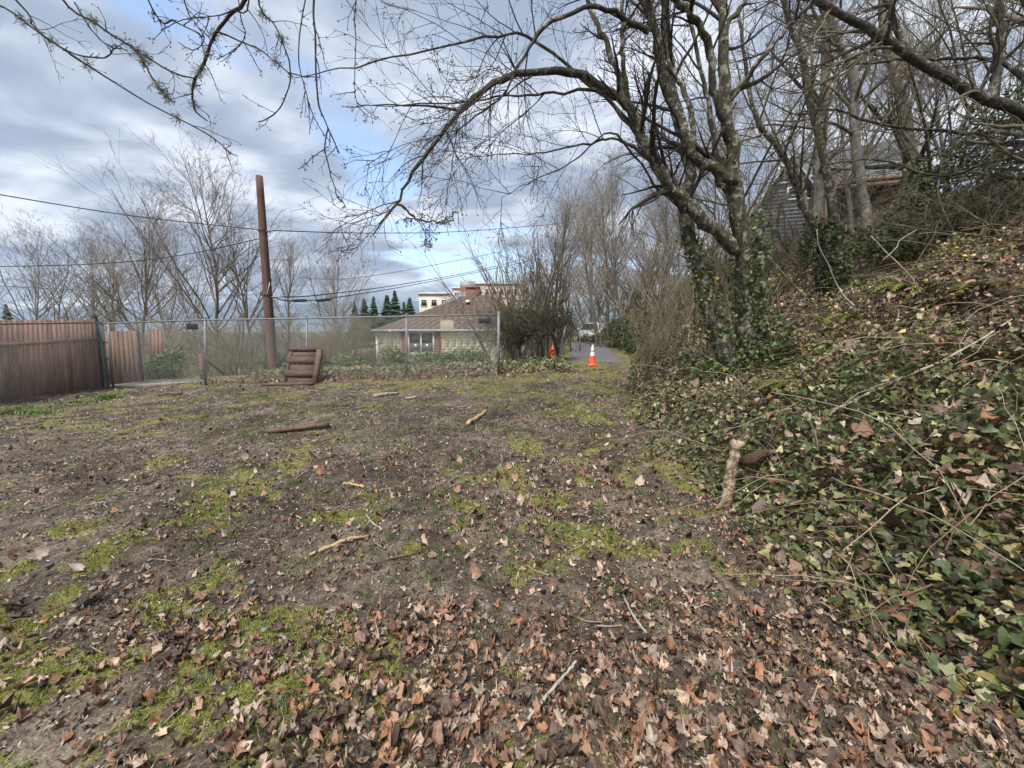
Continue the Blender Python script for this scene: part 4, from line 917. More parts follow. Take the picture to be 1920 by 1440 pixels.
def build_apartments():
    Y = 95.0
    def block(name, label, u0, u1, v0, vb, Yd, mat, rows, cols, dep=14, wm='pane_dark', band=None):
        a = at(u0, v0, Yd); b = at(u1, v0, Yd); zb = at(u0, vb, Yd)[2]; r = tag(empty(name, (a[0], Yd, zb)), label, 'building', 'tan flats behind the houses'); W = b[0] - a[0]; H = a[2] - zb
        MB().box((0, 0, -6), (W, dep, H)).build('wall', M[mat], r)
        MB().box((-.25, -.25, H), (W + .25, dep + .25, H + .35)).build('parapet', M['apt_pale'], r)
        for i in range(rows):
            for j in range(cols):
                x = W * (j + .5) / cols; zz = H - (H) * (i + .6) / rows; ww = min(W / cols * .3, .9); window(r, x - ww, x + ww, zz - .75, zz + .75, -.02, .14, 'apt_pale', wm, 0, 0)
        if band: 
            for i in range(rows): MB().box((-.06, -.12, H - H * (i + 1) / rows - .2), (W + .06, .0, H - H * (i + 1) / rows + .15)).build('band', M[band], r)
        return r
    block('apartment_block', 'low pale tan flat-roofed block with wide windows behind the brown roof', 785, 842, 552, 606, 85, 'apt_tan', 2, 3)
    block('apartment_block', 'tall orange brick apartment block behind the whip-like saplings', 893, 974, 533, 605, 95, 'apt_orange', 3, 6, band='apt_tan')
    mid = block('apartment_block', 'middle apartment block with a stepped grey roof box between tan walls', 848, 900, 541, 605, 100, 'apt_orange', 3, 3, band='apt_pale')
    block('apartment_block', 'long low orange block lower down to the right of the flats', 960, 1062, 563, 610, 80, 'apt_orange', 2, 7, band='apt_tan')
    a = at(862, 527, 101) - np.array(mid.location); MB().box((a[0], 1, at(0, 541, 100)[2] - mid.location[2] + .3), (a[0] + 4, 6, a[2])).build('roof_box', M['grey_trim'], mid)
build_apartments()
def build_blue_house():
    rng = np.random.default_rng(43); Y = 27.0
    p = at(1420, 425, Y); r = tag(empty('blue_house', (p[0], Y, p[2] - 1.2)), 'blue-grey clapboard house with grey roof up on the wooded hill', 'house'); r.rotation_euler.z = R_(-20); r.scale = (.82, 1, 1); o = np.array(r.location)
    L = lambda u, v, y=Y: at(u, v, y) - o
    xl, xp, xr = L(1425, 380)[0], L(1483, 300)[0], L(1540, 380)[0]; zt, zb = L(1483, 302)[2], -3.0; ze = L(1430, 385)[2]
    out = [(xl, zb), (xr, zb), (xr, ze), (xp, zt), (xl, ze)]
    MB().prism(out, .06, 9, 1).build('wall', M['blue_siding'], r)
    mb = MB(); k = 36       # clapboards on the gable
    for i in range(k):
        z0 = zb + (zt - zb) * i / k; z1 = zb + (zt - zb) * (i + 1) / k
        def ext(z): t = max(0, (z - ze) / (zt - ze)); return xl + (xp - xl) * t, xr + (xp - xr) * t
        a0, b0 = ext(z0); a1, b1 = ext(z1); a = max(a0, a1); b = min(b0, b1)
        if b - a < .1: continue
        mb.add([(a, .05, z0), (b, .05, z0), (b, .05, z1), (a, .05, z1), (a, .0, z0), (b, .0, z0), (b, .04, z1), (a, .04, z1)], None, [(4, 5, 6, 7), (0, 1, 5, 4), (1, 2, 6, 5), (3, 0, 4, 7)])
    tag(mb.build('clapboards', M['blue_siding'], r), kind='stuff')
    mb = MB(); ov = .3
    for sx, xe in ((-1, xl), (1, xr)):
        quad_box(mb, [(xe + sx * .35, -ov, ze - .35 * (zt - ze) / abs(xp - xe)), (xp, -ov, zt + .12), (xp, 9.3, zt + .12), (xe + sx * .35, 9.3, ze - .35 * (zt - ze) / abs(xp - xe))], .14, (0, 0, 1))
    rf = mb.build('roof', M['roof_grey'], r)
    for sx, xe in ((-1, xl), (1, xr)): MB().beam((xe + sx * .3, -ov - .03, ze - .3), (xp, -ov - .03, zt + .06), .05, .2, (0, 1, 0)).build('bargeboard', M['white'], rf)
    w = L(1472, 330); window(r, w[0] - .42, w[0] + .42, w[2] - .62, w[2] + .5, -.02, .09, 'white', 'pane', 1, 1)
    w = L(1492, 366); window(r, w[0] - .5, w[0] + .4, w[2] - .5, w[2] + .3, -.02, .09, 'white', 'pane', 0, 1)
    w = L(1516, 355); window(r, w[0] - .4, w[0] + .4, w[2] - .9, w[2] + .5, -.02, .09, 'white', 'pane', 0, 1)
    # long wing with its shallower roof
    a = L(1530, 345); b = L(1740, 345); zw = a[2]; zr = L(1540, 296, Y + 3)[2]
    MB().box((a[0], 1.0, 0), (b[0], 9, zw)).build('wall', M['blue_siding'], r)
    mb = MB(); quad_box(mb, [(a[0] - .2, .5, zw - .1), (b[0] + .3, .5, zw - .1), (b[0] + .3, 3.5, zr), (a[0] - .2, 3.5, zr)], .14, (0, 0, 1)); quad_box(mb, [(a[0] - .2, 3.5, zr), (b[0] + .3, 3.5, zr), (b[0] + .3, 9.4, zw - .1), (a[0] - .2, 9.4, zw - .1)], .14, (0, 0, 1))
    rw = mb.build('roof', M['roof_grey'], r); mb = MB(); shingle_rows(mb, (a[0] - .2, .5, zw - .08), (b[0] + .3, .5, zw - .08), (b[0] + .3, 3.5, zr + .02), (a[0] - .2, 3.5, zr + .02), 20, .5, .04, rng); tag(mb.build('shingles', M['roof_grey'], rw), kind='stuff')
    for u in (1575, 1650, 1685): q = L(u, 352); window(r, q[0] - .55, q[0] + .55, q[2] - .75, q[2] + .35, .96, .1, 'white', 'pane_dark', 1, 0)
    # dormer at the right end
    q = L(1733, 300); MB().prism([(q[0] - .8, q[2] - 1.6), (q[0] + .8, q[2] - 1.6), (q[0] + .8, q[2] - .3), (q[0], q[2] + .4), (q[0] - .8, q[2] - .3)], 1.2, 5, 1).build('dormer', M['grey_trim'], r)
    window(r, q[0] - .45, q[0] + .45, q[2] - 1.4, q[2] - .4, 1.15, .08, 'white', 'pane_dark', 0, 0)
    # deck: solid blue parapet, brown beam, posts, undercroft block coloured as shade, white rail
    d0, d1 = L(1520, 372), L(1690, 372); zt2, zb2 = L(1600, 345 + 8)[2], L(1600, 372)[2]
    mb = MB()
    for i in range(6): t0 = zb2 + (zt2 - zb2) * i / 6; t1 = zb2 + (zt2 - zb2) * (i + 1) / 6; mb.add([(d0[0], -2.0, t0), (d1[0], -2.0, t0), (d1[0], -1.97, t1), (d0[0], -1.97, t1), (d0[0], -1.9, t0), (d1[0], -1.9, t0), (d1[0], -1.9, t1), (d0[0], -1.9, t1)], None, [(0, 1, 2, 3), (5, 4, 7, 6), (0, 4, 5, 1), (3, 2, 6, 7), (1, 5, 6, 2), (0, 3, 7, 4)])
    mb.build('deck_parapet', M['blue_siding'], r); MB().box((d0[0] - .05, -2.06, zt2), (d1[0] + .05, -1.85, zt2 + .08)).build('cap_rail', M['grey_trim'], r)
    e = L(1745, 372)
    for dz in (-.16, -.42): MB().box((d0[0], -2.05 - dz * .1, zb2 + dz), (e[0], -1.8, zb2 + dz + .16)).build('deck_beam', M['deck_beam'], r)
    MB().box((d0[0], -1.8, zb2 - .1), (e[0], 1.0, zb2 - .02)).build('deck_floor', M['deck_beam'], r)
    for u in (1530, 1590, 1648, 1700): q = L(u, 400); MB().box((q[0] - .1, -1.95, -1.5), (q[0] + .1, -1.75, zb2 - .42)).build('deck_post', M['deck_beam'], r)
    MB().box((d0[0], .2, -1.5), (e[0], .8, zb2 - .12)).build('undercroft', M['deck_shade'], r)  # solid near-black block, shade beneath the deck put in as colour
    x0, x1 = d1[0] + .1, e[0]; MB().box((x0, -2.02, zt2 + .0), (x1, -1.9, zt2 + .1)).build('handrail', M['white'], r)
    for i in range(11): xx = x0 + (x1 - x0) * (i + .5) / 11; MB().box((xx - .035, -1.99, zb2 - .05), (xx + .035, -1.93, zt2)).build('baluster', M['white'], r)
    for xx in (x0, x1): MB().box((xx - .07, -2.04, zb2 - .05), (xx + .07, -1.88, zt2 + .25)).build('newel', M['white'], r)
build_blue_house()
def build_side_fence():
    rng = np.random.default_rng(45); a, b = at(661, 655, 19), at(703, 652, 19.8); r = tag(empty('picket_fence', tuple(a)), 'short grey-brown picket fence at the corner of the beige house', 'fence'); inv = -a
    for i in range(9):
        q = a + (b - a) * i / 8.5 + inv; MB().box(q + np.array([-.055, 0, -1.0]), q + np.array([.055, .025, rng.uniform(-.05, .03)])).build('picket', M['twig_tan'], r)
    for dz in (-.25, -.7): MB().beam(inv + a + np.array([0, .05, dz]), inv + b + np.array([0, .05, dz]), .04, .08).build('rail', M['twig_tan'], r)
build_side_fence()
def build_car():
    c = at(1106, 645, 33); z0 = hz(c[0], 33) + .06; r = tag(empty('parked_car', (c[0], 33, z0), R_(-14)), 'white car parked on the lane behind the bare shrubs', 'car')
    # lofted body: rings along the length (front at -y)
    def ring(y, hw, zb, zs, zt, tw): return [(-hw, y, zb), (-hw * 1.0, y, zs), (-tw, y, zt), (tw, y, zt), (hw, y, zs), (hw, y, zb)]
    lower = [ring(-2.1, .68, .38, .58, .64, .6), ring(-1.95, .82, .25, .68, .80, .72), ring(-1.2, .88, .22, .80, .93, .80), ring(-.75, .89, .22, .86, 1.0, .82), ring(1.2, .89, .22, .88, 1.02, .82), ring(1.95, .85, .26, .86, 1.0, .78), ring(2.15, .75, .4, .75, .9, .68)]
    def loft(rs):
        k = len(rs[0]); V = [p for q in rs for p in q]; Q = [(i * k + j, i * k + (j + 1) % k, (i + 1) * k + (j + 1) % k, (i + 1) * k + j) for i in range(len(rs) - 1) for j in range(k)]
        mb = MB().add(V, None, Q); mb.add(rs[0], None, [(0, 1, 4, 5), (1, 2, 3, 4)]); mb.add(rs[-1], None, [(5, 4, 1, 0), (4, 3, 2, 1)]); return mb
    body = loft(lower).build('body', M['paint_white'], r, True); body.modifiers.new('s', 'SUBSURF').render_levels = 1
    cab = [ring(-.95, .76, .94, .96, .98, .7), ring(-.35, .74, .94, 1.2, 1.42, .58), ring(.3, .74, .94, 1.25, 1.50, .58), ring(1.3, .74, .94, 1.25, 1.47, .56), ring(1.95, .74, .94, 1.0, 1.03, .66)]
    loft(cab).build('cabin', M['pane_dark'], r, True)
    loft([ring(-.3, .6, 1.40, 1.42, 1.45, .55), ring(.3, .62, 1.46, 1.49, 1.53, .57), ring(1.35, .6, 1.43, 1.46, 1.49, .55)]).build('roof', M['paint_white'], r, True)
    for s in (-1, 1):
        MB().beam((s * .72, -.95, .96), (s * .6, -.32, 1.44), .05, .06).build('pillar', M['paint_white'], r); MB().beam((s * .72, 1.95, 1.0), (s * .6, 1.35, 1.46), .05, .1).build('pillar', M['paint_white'], r); MB().beam((s * .755, .3, .96), (s * .62, .3, 1.48), .08, .05).build('pillar', M['paint_white'], r)
        MB().lathe([(0, 0), (.14, .0), (.13, .05), (0, .07)], k=12).build('headlight', M['lamp'], r, True, (s * .6, -2.03, .68), (math.pi / 2, 0, 0)); MB().box((s * .95 - .09, -.75, .95), (s * .95 + .09, -.65, 1.07)).build('mirror', M['paint_white'], r)
        for y in (-1.35, 1.35):
            w = MB().tube([(s * .70, y, .32), (s * .90, y, .32)], .33, 20).build('wheel', M['tyre'], r, False); MB().tube([(s * .89, y, .32), (s * .915, y, .32)], .2, 14).build('rim', M['rim'], w)
    MB().box((-.45, -2.13, .40), (.45, -2.06, .54)).build('grille', M['black'], r); MB().box((-.26, -2.16, .42), (.26, -2.12, .52)).build('number_plate', M['white'], r)
build_car()

# ---------------------------------------------------------------- utility pole and wires
def build_pole():
    Y = 13.6; b = at(511, 690, Y); t = at(486, 330, Y); b[2] = hz(b[0], b[1]) - .3; r = tag(empty('utility_pole', tuple(b)), 'reddish brown wooden utility pole leaning beyond the fence', 'utility pole'); inv = -b
    n = 14; P = np.linspace(0, 1, n)[:, None] * (t - b); MB().tube(P, np.linspace(.165, .105, n), 14).build('shaft', M['pole'], r, True)
    q = lambda v: b + (t - b) * ((at(0, v, Y)[2] - b[2]) / (t[2] - b[2])) + inv
    for v, h in ((554, .03), (433, .02)): c = q(v); MB().lathe([(.15, -h), (.158, 0), (.15, h)], c, 14).build('band', M['black'], r, True)
    c = q(433); MB().tube([c, c + np.array([.35, -.1, -.02])], .02, 6).tube([c + np.array([.28, -.1, -.08]), c + np.array([.28, -.1, .06])], .03, 8).build('insulator', M['grey_trim'], r)
    c = q(486); MB().tube([c, c + np.array([.75, .1, .02])], .018, 6).tube([c + np.array([.68, .1, -.03]), c + np.array([.68, .1, .1])], .035, 8).build('bracket', M['grey_trim'], r)
    c = q(556); MB().tube([c, c + np.array([.5, -.05, -.02])], .02, 6).build('bracket', M['grey_trim'], r); MB().tube([q(530) + np.array([.13, -.05, 0]), q(554) + np.array([.05, -.13, 0])], .012, 5).build('strap', M['white_band'], r)
    def wire(name, label, pts, rad=.016, n=40, mat='cable'):
        P = catmull(pts, n); o = MB().tube(P, rad, 5).build(name, M[mat], None, True); tag(o, label, 'cable', 'overhead cables')
    A = lambda u, v, y: at(u, v, y)
    wire('overhead_cable', 'upper cable sagging from the left edge to the utility pole', [A(-160, 335, 10), A(0, 365, 11.2), A(250, 405, 12.6), A(497, 432, Y)])
    wire('overhead_cable', 'upper cable running from the utility pole towards the big trees', [A(500, 432, Y), A(700, 437, 18), A(880, 433, 25), A(1100, 415, 32)], .018)
    wire('overhead_cable', 'cable dipping left from just below the pole\'s upper clamp', [A(498, 445, Y), A(330, 480, 13), A(150, 496, 12.5), A(-120, 501, 12)], .014)
    wire('overhead_cable', 'lower cable rising right from the pole\'s metal band', [A(507, 557, Y), A(600, 553, 17), A(760, 532, 26), A(905, 505, 34), A(1010, 478, 40)], .022)
    wire('overhead_cable', 'second lower cable just beneath the first, past the black splices', [A(507, 556, Y), A(545, 564, 15), A(620, 559, 18), A(770, 535, 26), A(930, 503, 34), A(1010, 485, 40)], .022)
    wire('overhead_cable', 'faint cable above the fir trees', [A(560, 520, 30), A(640, 523, 31), A(760, 507, 34), A(960, 468, 42)], .02)
    wire('overhead_cable', 'faint far cable crossing the bare trees on the left', [A(-60, 533, 30), A(130, 543, 31), A(330, 552, 33), A(500, 553, 35)], .022)
    for a, b in ((547, 578), (592, 622)):
        p0, p1 = A(a, 564, 15.2), A(b, 561 if a > 580 else 563, 17); o = MB().tube(catmull([p0, (p0 + p1) / 2, p1], 8), [.02, .055, .06, .06, .06, .06, .055, .02], 8).build('cable_splice', M['black'], None, True)
        tag(o, 'black sausage-shaped splice case on the lower cable, ' + ('nearer to the pole' if a < 580 else 'farther from the pole'), 'splice case', 'splice cases')
build_pole()
#@@TREES
# ---------------------------------------------------------------- trees
def limb_px(pts, n=24, jit=0.0, rng=None):
    P = catmull([at(u, v, y) for u, v, y in pts], n)
    if jit: P[1:-1] += rng.normal(size=P[1:-1].shape) * jit
    return P
def gnarl(mb, P, r0, r1, k=10, amp=0.10, rng=None, power=0.8):
    n = len(P); t = np.linspace(0, 1, n); R = r0 + (r1 - r0) * t ** power; V, Q = tubes(P[None], R[None], k); V = V.reshape(n, k, 3)
    V = P[:, None] + (V - P[:, None]) * (1 + amp * rng.normal(size=(n, k, 1))); m = n * k; T = [(m, n * k - k + i, n * k - k + (i + 1) % k) for i in range(k)]
    mb.add(np.vstack([V.reshape(-1, 3), P[-1:]]), T, Q); return R
def crown_mesh(levels, mat, inv, name='crown'):
    VV, QQ = [], []; o = 0
    for P, R, k in levels: V, Q = tubes(P, R, k); VV.append(V + inv); QQ.append(Q + o); o += len(V)
    return mesh_np(name, np.concatenate(VV), np.concatenate(QQ), mat)
def stack(limbs, n=24): return np.stack([catmull(l[::max(1, len(l) // 12)] if len(l) > 12 else l, n) for l in limbs])
def buds_mesh(name, tips, dirs, size, mat, inv, rng, per=2):
    n = len(tips) * per; pos = np.repeat(tips, per, 0) + rng.normal(size=(n, 3)) * size * 0.3; d = norm(np.repeat(dirs, per, 0) + rng.normal(size=(n, 3)) * .5 + np.array([0, 0, -.35]))
    up = norm(np.cross(d, rng.normal(size=(n, 3)))); w = np.cross(d, up); L = size * rng.uniform(.8, 1.6, (n, 1)); r = L * .28
    V = np.stack([pos, pos + d * L * .45 + up * r, pos + d * L * .45 - up * r * .5 + w * r * .87, pos + d * L * .45 - up * r * .5 - w * r * .87, pos + d * L], 1).reshape(-1, 3) + inv
    T = np.array([(0, 1, 2), (0, 2, 3), (0, 3, 1), (4, 2, 1), (4, 3, 2), (4, 1, 3)]); T = (T[None] + (np.arange(n) * 5)[:, None, None]).reshape(-1, 3); return mesh_np(name, V, T, mat)
def leaf_cloud(c, rad, n, tpl, size, pal, rng, lob=0.3, seed=0, hollow=0.45):
    d = norm(rng.normal(size=(n, 3))); q = hollow + (1 - hollow) * rng.uniform(0, 1, n) ** .6
    nz = fbm(d[:, 0] * 2.2 + seed * 3.1 + d[:, 2], d[:, 1] * 2.2 + d[:, 2] * 1.7, 100 + seed, 3) - .5; q = q * (1 + lob * 2 * nz)
    pos = c + d * q[:, None] * np.asarray(rad); rot = euler_mats(rng.uniform(0, 6.28, n), rng.normal(size=n) * .7, rng.normal(size=n) * .7)
    return scatter(tpl, pos, rng.uniform(.6, 1.3, n) * size, rot, pal[rng.integers(0, len(pal), n)] * rng.uniform(.65, 1.25, (n, 1)), rng)

def build_main_tree():
    rng = np.random.default_rng(51); g = gat(1395, 692); Y = g[1]; print('main tree depth', Y, g)
    root = tag(empty('leaning_tree', tuple(g)), 'big lichen-spotted bare tree with several stems rising from the ivy bank', 'tree'); inv = -g
    y = lambda d: Y + d
    defs = [  # (part, points, r0, r1)
        ('stem', [(1374, 705, y(-.1)), (1338, 590, y(-.1)), (1317, 505, y(-.05)), (1294, 452, y(0)), (1285, 398, y(.1)), (1293, 330, y(.3)), (1284, 260, y(.5)), (1262, 160, y(.8)), (1250, 60, y(1)), (1240, -40, y(1.2))], .135, .05),
        ('stem', [(1415, 705, y(0)), (1401, 640, y(0)), (1394, 540, y(0)), (1392, 457, y(-.1)), (1377, 340, y(-.2)), (1372, 272, y(-.25)), (1360, 219, y(-.3)), (1358, 140, y(-.3)), (1353, 0, y(-.2)), (1350, -120, y(-.1))], .15, .055),
        ('stem', [(1436, 705, y(.15)), (1428, 600, y(.2)), (1426, 500, y(.2)), (1426, 392, y(.25))], .085, .05),
        ('limb', [(1386, 470, y(-.05)), (1343, 432, y(-.15)), (1304, 398, y(-.25)), (1275, 368, y(-.3)), (1241, 330, y(-.35)), (1212, 272, y(-.4)), (1187, 219, y(-.4)), (1158, 178, y(-.45))], .125, .075),
        ('limb', [(1158, 180, y(-.45)), (1090, 140, y(-.6)), (1000, 132, y(-.8)), (930, 152, y(-1)), (870, 200, y(-1.1)), (820, 260, y(-1.2)), (770, 325, y(-1.25)), (745, 378, y(-1.3)), (718, 415, y(-1.3)), (699, 442, y(-1.3))], .066, .008),
        ('limb', [(745, 378, y(-1.3)), (775, 405, y(-1.35)), (800, 417, y(-1.4)), (852, 414, y(-1.5))], .02, .005),
        ('limb', [(1185, 215, y(-.4)), (1168, 160, y(-.3)), (1140, 90, y(-.2)), (1103, 0, y(0)), (1080, -80, y(.1))], .06, .03),
        ('limb', [(1175, 195, y(-.42)), (1168, 100, y(-.5)), (1168, 0, y(-.5)), (1165, -90, y(-.5))], .04, .025),
        ('limb', [(1377, 342, y(-.2)), (1343, 321, y(-.3)), (1304, 296, y(-.35)), (1280, 253, y(-.4)), (1255, 185, y(-.4)), (1236, 97, y(-.4)), (1215, 0, y(-.4)), (1200, -90, y(-.4))], .10, .045),
        ('limb', [(1362, 228, y(-.3)), (1338, 170, y(-.35)), (1328, 83, y(-.45)), (1294, 29, y(-.6)), (1250, -20, y(-.8)), (1180, -70, y(-1))], .075, .04),
        ('limb', [(1300, 300, y(-.3)), (1294, 209, y(0)), (1268, 140, y(.2)), (1225, 60, y(.4)), (1190, -30, y(.5))], .05, .03),
        ('limb', [(1240, 330, y(-.3)), (1180, 230, y(.3)), (1110, 160, y(.5)), (1000, 75, y(.6)), (920, 68, y(.5)), (780, 100, y(.3)), (640, 130, y(.2)), (552, 146, y(.1))], .045, .006),
        ('limb', [(1212, 275, y(-.35)), (1130, 176, y(-.2)), (1060, 174, y(-.2)), (980, 180, y(-.2)), (880, 190, y(-.3)), (760, 197, y(-.3)), (640, 200, y(-.3))], .035, .005),
        ('limb', [(1215, 60, y(-.4)), (1150, 20, y(-.6)), (1090, 20, y(-.8)), (1030, 45, y(-1)), (985, 100, y(-1.1)), (940, 180, y(-1.2)), (880, 225, y(-1.3)), (830, 275, y(-1.3))], .045, .006),
        ('limb', [(1285, 380, y(0)), (1220, 300, y(.6)), (1150, 260, y(.9)), (1100, 270, y(1)), (1020, 285, y(1)), (930, 290, y(1)), (860, 300, y(1))], .04, .005),
        ('limb', [(1290, 400, y(0)), (1230, 350, y(.3)), (1150, 250, y(.4)), (1080, 300, y(.4)), (1000, 340, y(.3)), (940, 370, y(.2))], .03, .004),
        ('limb', [(1360, 200, y(-.3)), (1420, 120, y(-.4)), (1470, 60, y(-.5)), (1540, -20, y(-.6))], .05, .02),
        ('limb', [(1354, 60, y(-.2)), (1400, 0, y(-.1)), (1450, -60, y(0))], .045, .02),
        ('limb', [(1385, 380, y(-.2)), (1345, 330, y(.4)), (1330, 200, y(.6)), (1300, 60, y(.8)), (1290, -60, y(.9))], .055, .03),
    ]
    limbs = []; rads = []
    for nm, pts, r0, r1 in defs:
        r0, r1 = (r0 * 1.1, r1 * .85) if nm == 'stem' else (r0 * .85, r1 * .82)
        P = limb_px(pts, 30, 0.012 + .05 * r1, rng); mb = MB(); R = gnarl(mb, P + inv, r0, r1, 12 if r0 > .08 else 8, .11, rng); mb.build(nm, M['bark_main'] if r1 > .012 else M['bark_dark'], root, True)
        limbs.append(P); rads.append(R)
    P0 = np.stack(limbs); R0 = np.stack(rads); use = [i for i in range(len(defs)) if i != 2]; P0, R0 = P0[use], R0[use]
    arch = [3, 4]; rest = [i for i in range(len(P0)) if i not in arch]
    P1, R1 = grow(P0[rest], R0[rest], 8, .35, 1, .75, .42, 12, .09, -.012, rng, .5, .006, lmax=1.9, spread=(-.5, -.1, .1))
    Pa, Ra = grow(P0[arch], R0[arch], 6, .15, .9, .7, .3, 12, .09, -.02, rng, .5, .005, lmax=1.1); P1 = np.concatenate([P1, Pa]); R1 = np.concatenate([R1, Ra])
    P2, R2 = grow(P1, R1, 6, .15, 1, .75, .55, 8, .11, -.01, rng, .55, .0042, lmax=.9)
    P3, R3 = grow(P2, R2, 4, .15, 1, .8, .6, 5, .13, -.02, rng, .6, .0032, lmax=.42)
    Pb, Rb = grow(P0[3:4], R0[3:4], 12, .25, 1, .8, .22, 8, .12, -.02, rng, .35, .0045, lmax=.9); Pb2, Rb2 = grow(Pb, Rb, 5, .2, 1, .8, .5, 5, .13, -.02, rng, .6, .003)
    obj('crown', crown_mesh([(P1, R1, 5), (P2, R2, 4), (P3, R3, 3), (Pb, Rb, 4), (Pb2, Rb2, 3)], M['twig_dark'], inv), root)
    tips = np.concatenate([P3[:, -1], P3[:, 3], Pb2[:, -1]]); dirs = np.concatenate([P3[:, -1] - P3[:, -2], P3[:, 3] - P3[:, 2], Pb2[:, -1] - Pb2[:, -2]]); k = (tips[:, 0] < P0[0, 0, 0] - .9) & (rng.uniform(size=len(tips)) < .55)
    tag(obj('catkins', buds_mesh('catkins', tips[k], norm(dirs[k]), .02, M['bud'], inv, rng, 2), root), kind='stuff')
    # moss and lichen tufts on the stems, ivy round the foot
    VV, TT, CC = [], [], []; o = 0
    pal = np.array([(.05, .095, .03), (.08, .13, .04), (.13, .15, .05), (.24, .21, .06), (.04, .07, .035)])
    for i, (t0, t1, nn, rr) in {0: (0, .42, 650, .16), 1: (0, .40, 750, .18), 2: (0, .98, 750, .15)}.items():
        P = limbs[i]; t = rng.uniform(t0, t1, nn) ** 1.25; f = t * 29; j = np.minimum(f.astype(int), 28); c = P[j] * (1 - (f - j))[:, None] + P[j + 1] * (f - j)[:, None]; c = c + norm(rng.normal(size=(nn, 3)) * np.array([1, 1, .3])) * (rr * rng.uniform(.75, 1.25, (nn, 1)))
        V, T, C = scatter(IVIES, c, rng.uniform(.06, .11, nn), euler_mats(rng.uniform(0, 6.28, nn), rng.normal(size=nn) * .4 + .3, rng.normal(size=nn) * .5 + 1.0), pal[rng.integers(0, 5, nn)] * rng.uniform(.7, 1.2, (nn, 1)), rng); VV.append(V + inv); TT.append(T + o); CC.append(C); o += len(V)
    for (u, v, rx, rz, nn) in ((1425, 690, .5, .35, 700), (1400, 730, .6, .3, 500), (1450, 630, .28, .4, 240), (1330, 700, .35, .25, 260)):
        c = at(u, v, Y - .15); V, T, C = leaf_cloud(c, (rx, .4, rz), nn, IVIES, .1, pal, rng, .3, int(u)); VV.append(V + inv); TT.append(T + o); CC.append(C); o += len(V)
    tag(obj('climbing_ivy', mesh_np('climbing_ivy', np.concatenate(VV), np.concatenate(TT), M['ivy_attr'], np.concatenate(CC)), root), kind='stuff')
    VV, TT = [], []; o = 0
    for i, P in enumerate(limbs[:10]):
        nn = 170 if i < 2 else 90; f = rng.uniform(.25, .95, nn) * 29; j = f.astype(int); c = P[j]; c = c + norm(rng.normal(size=(nn, 3))) * rads[i][j][:, None] * rng.uniform(.9, 1.15, (nn, 1))
        V, T, C = scatter([(ICO[0] * np.array([1, 1, .6]), ICO[1])], c, rng.uniform(.008, .022, nn) * (1 if rads[i][0] > .07 else .6), euler_mats(*rng.uniform(0, 6, (3, nn))), np.zeros((nn, 3)), rng); VV.append(V + inv); TT.append(T + o); o += len(V)
    tag(obj('lichen_tufts', mesh_np('lichen_tufts', np.concatenate(VV), np.concatenate(TT), M['lichen']), root), kind='stuff')
    # straw-like dead stems at the foot
    n = 22; c = at(1440, 680, Y + .2); s = c + rng.normal(size=(n, 3)) * np.array([.35, .3, .05]); P, R = s[:, None] + np.linspace(0, 1, 7)[None, :, None] * (norm(rng.normal(size=(n, 3)) * .35 + np.array([0, 0, 1])) * rng.uniform(.5, 1.4, (n, 1)))[:, None], np.full((n, 7), .004)
    P[:, 1:] += np.cumsum(rng.normal(size=(n, 6, 3)) * .02, 1); tag(obj('dead_stems', crown_mesh([(P, R, 3)], M['stick_grey'], inv), root), kind='stuff')
build_main_tree()

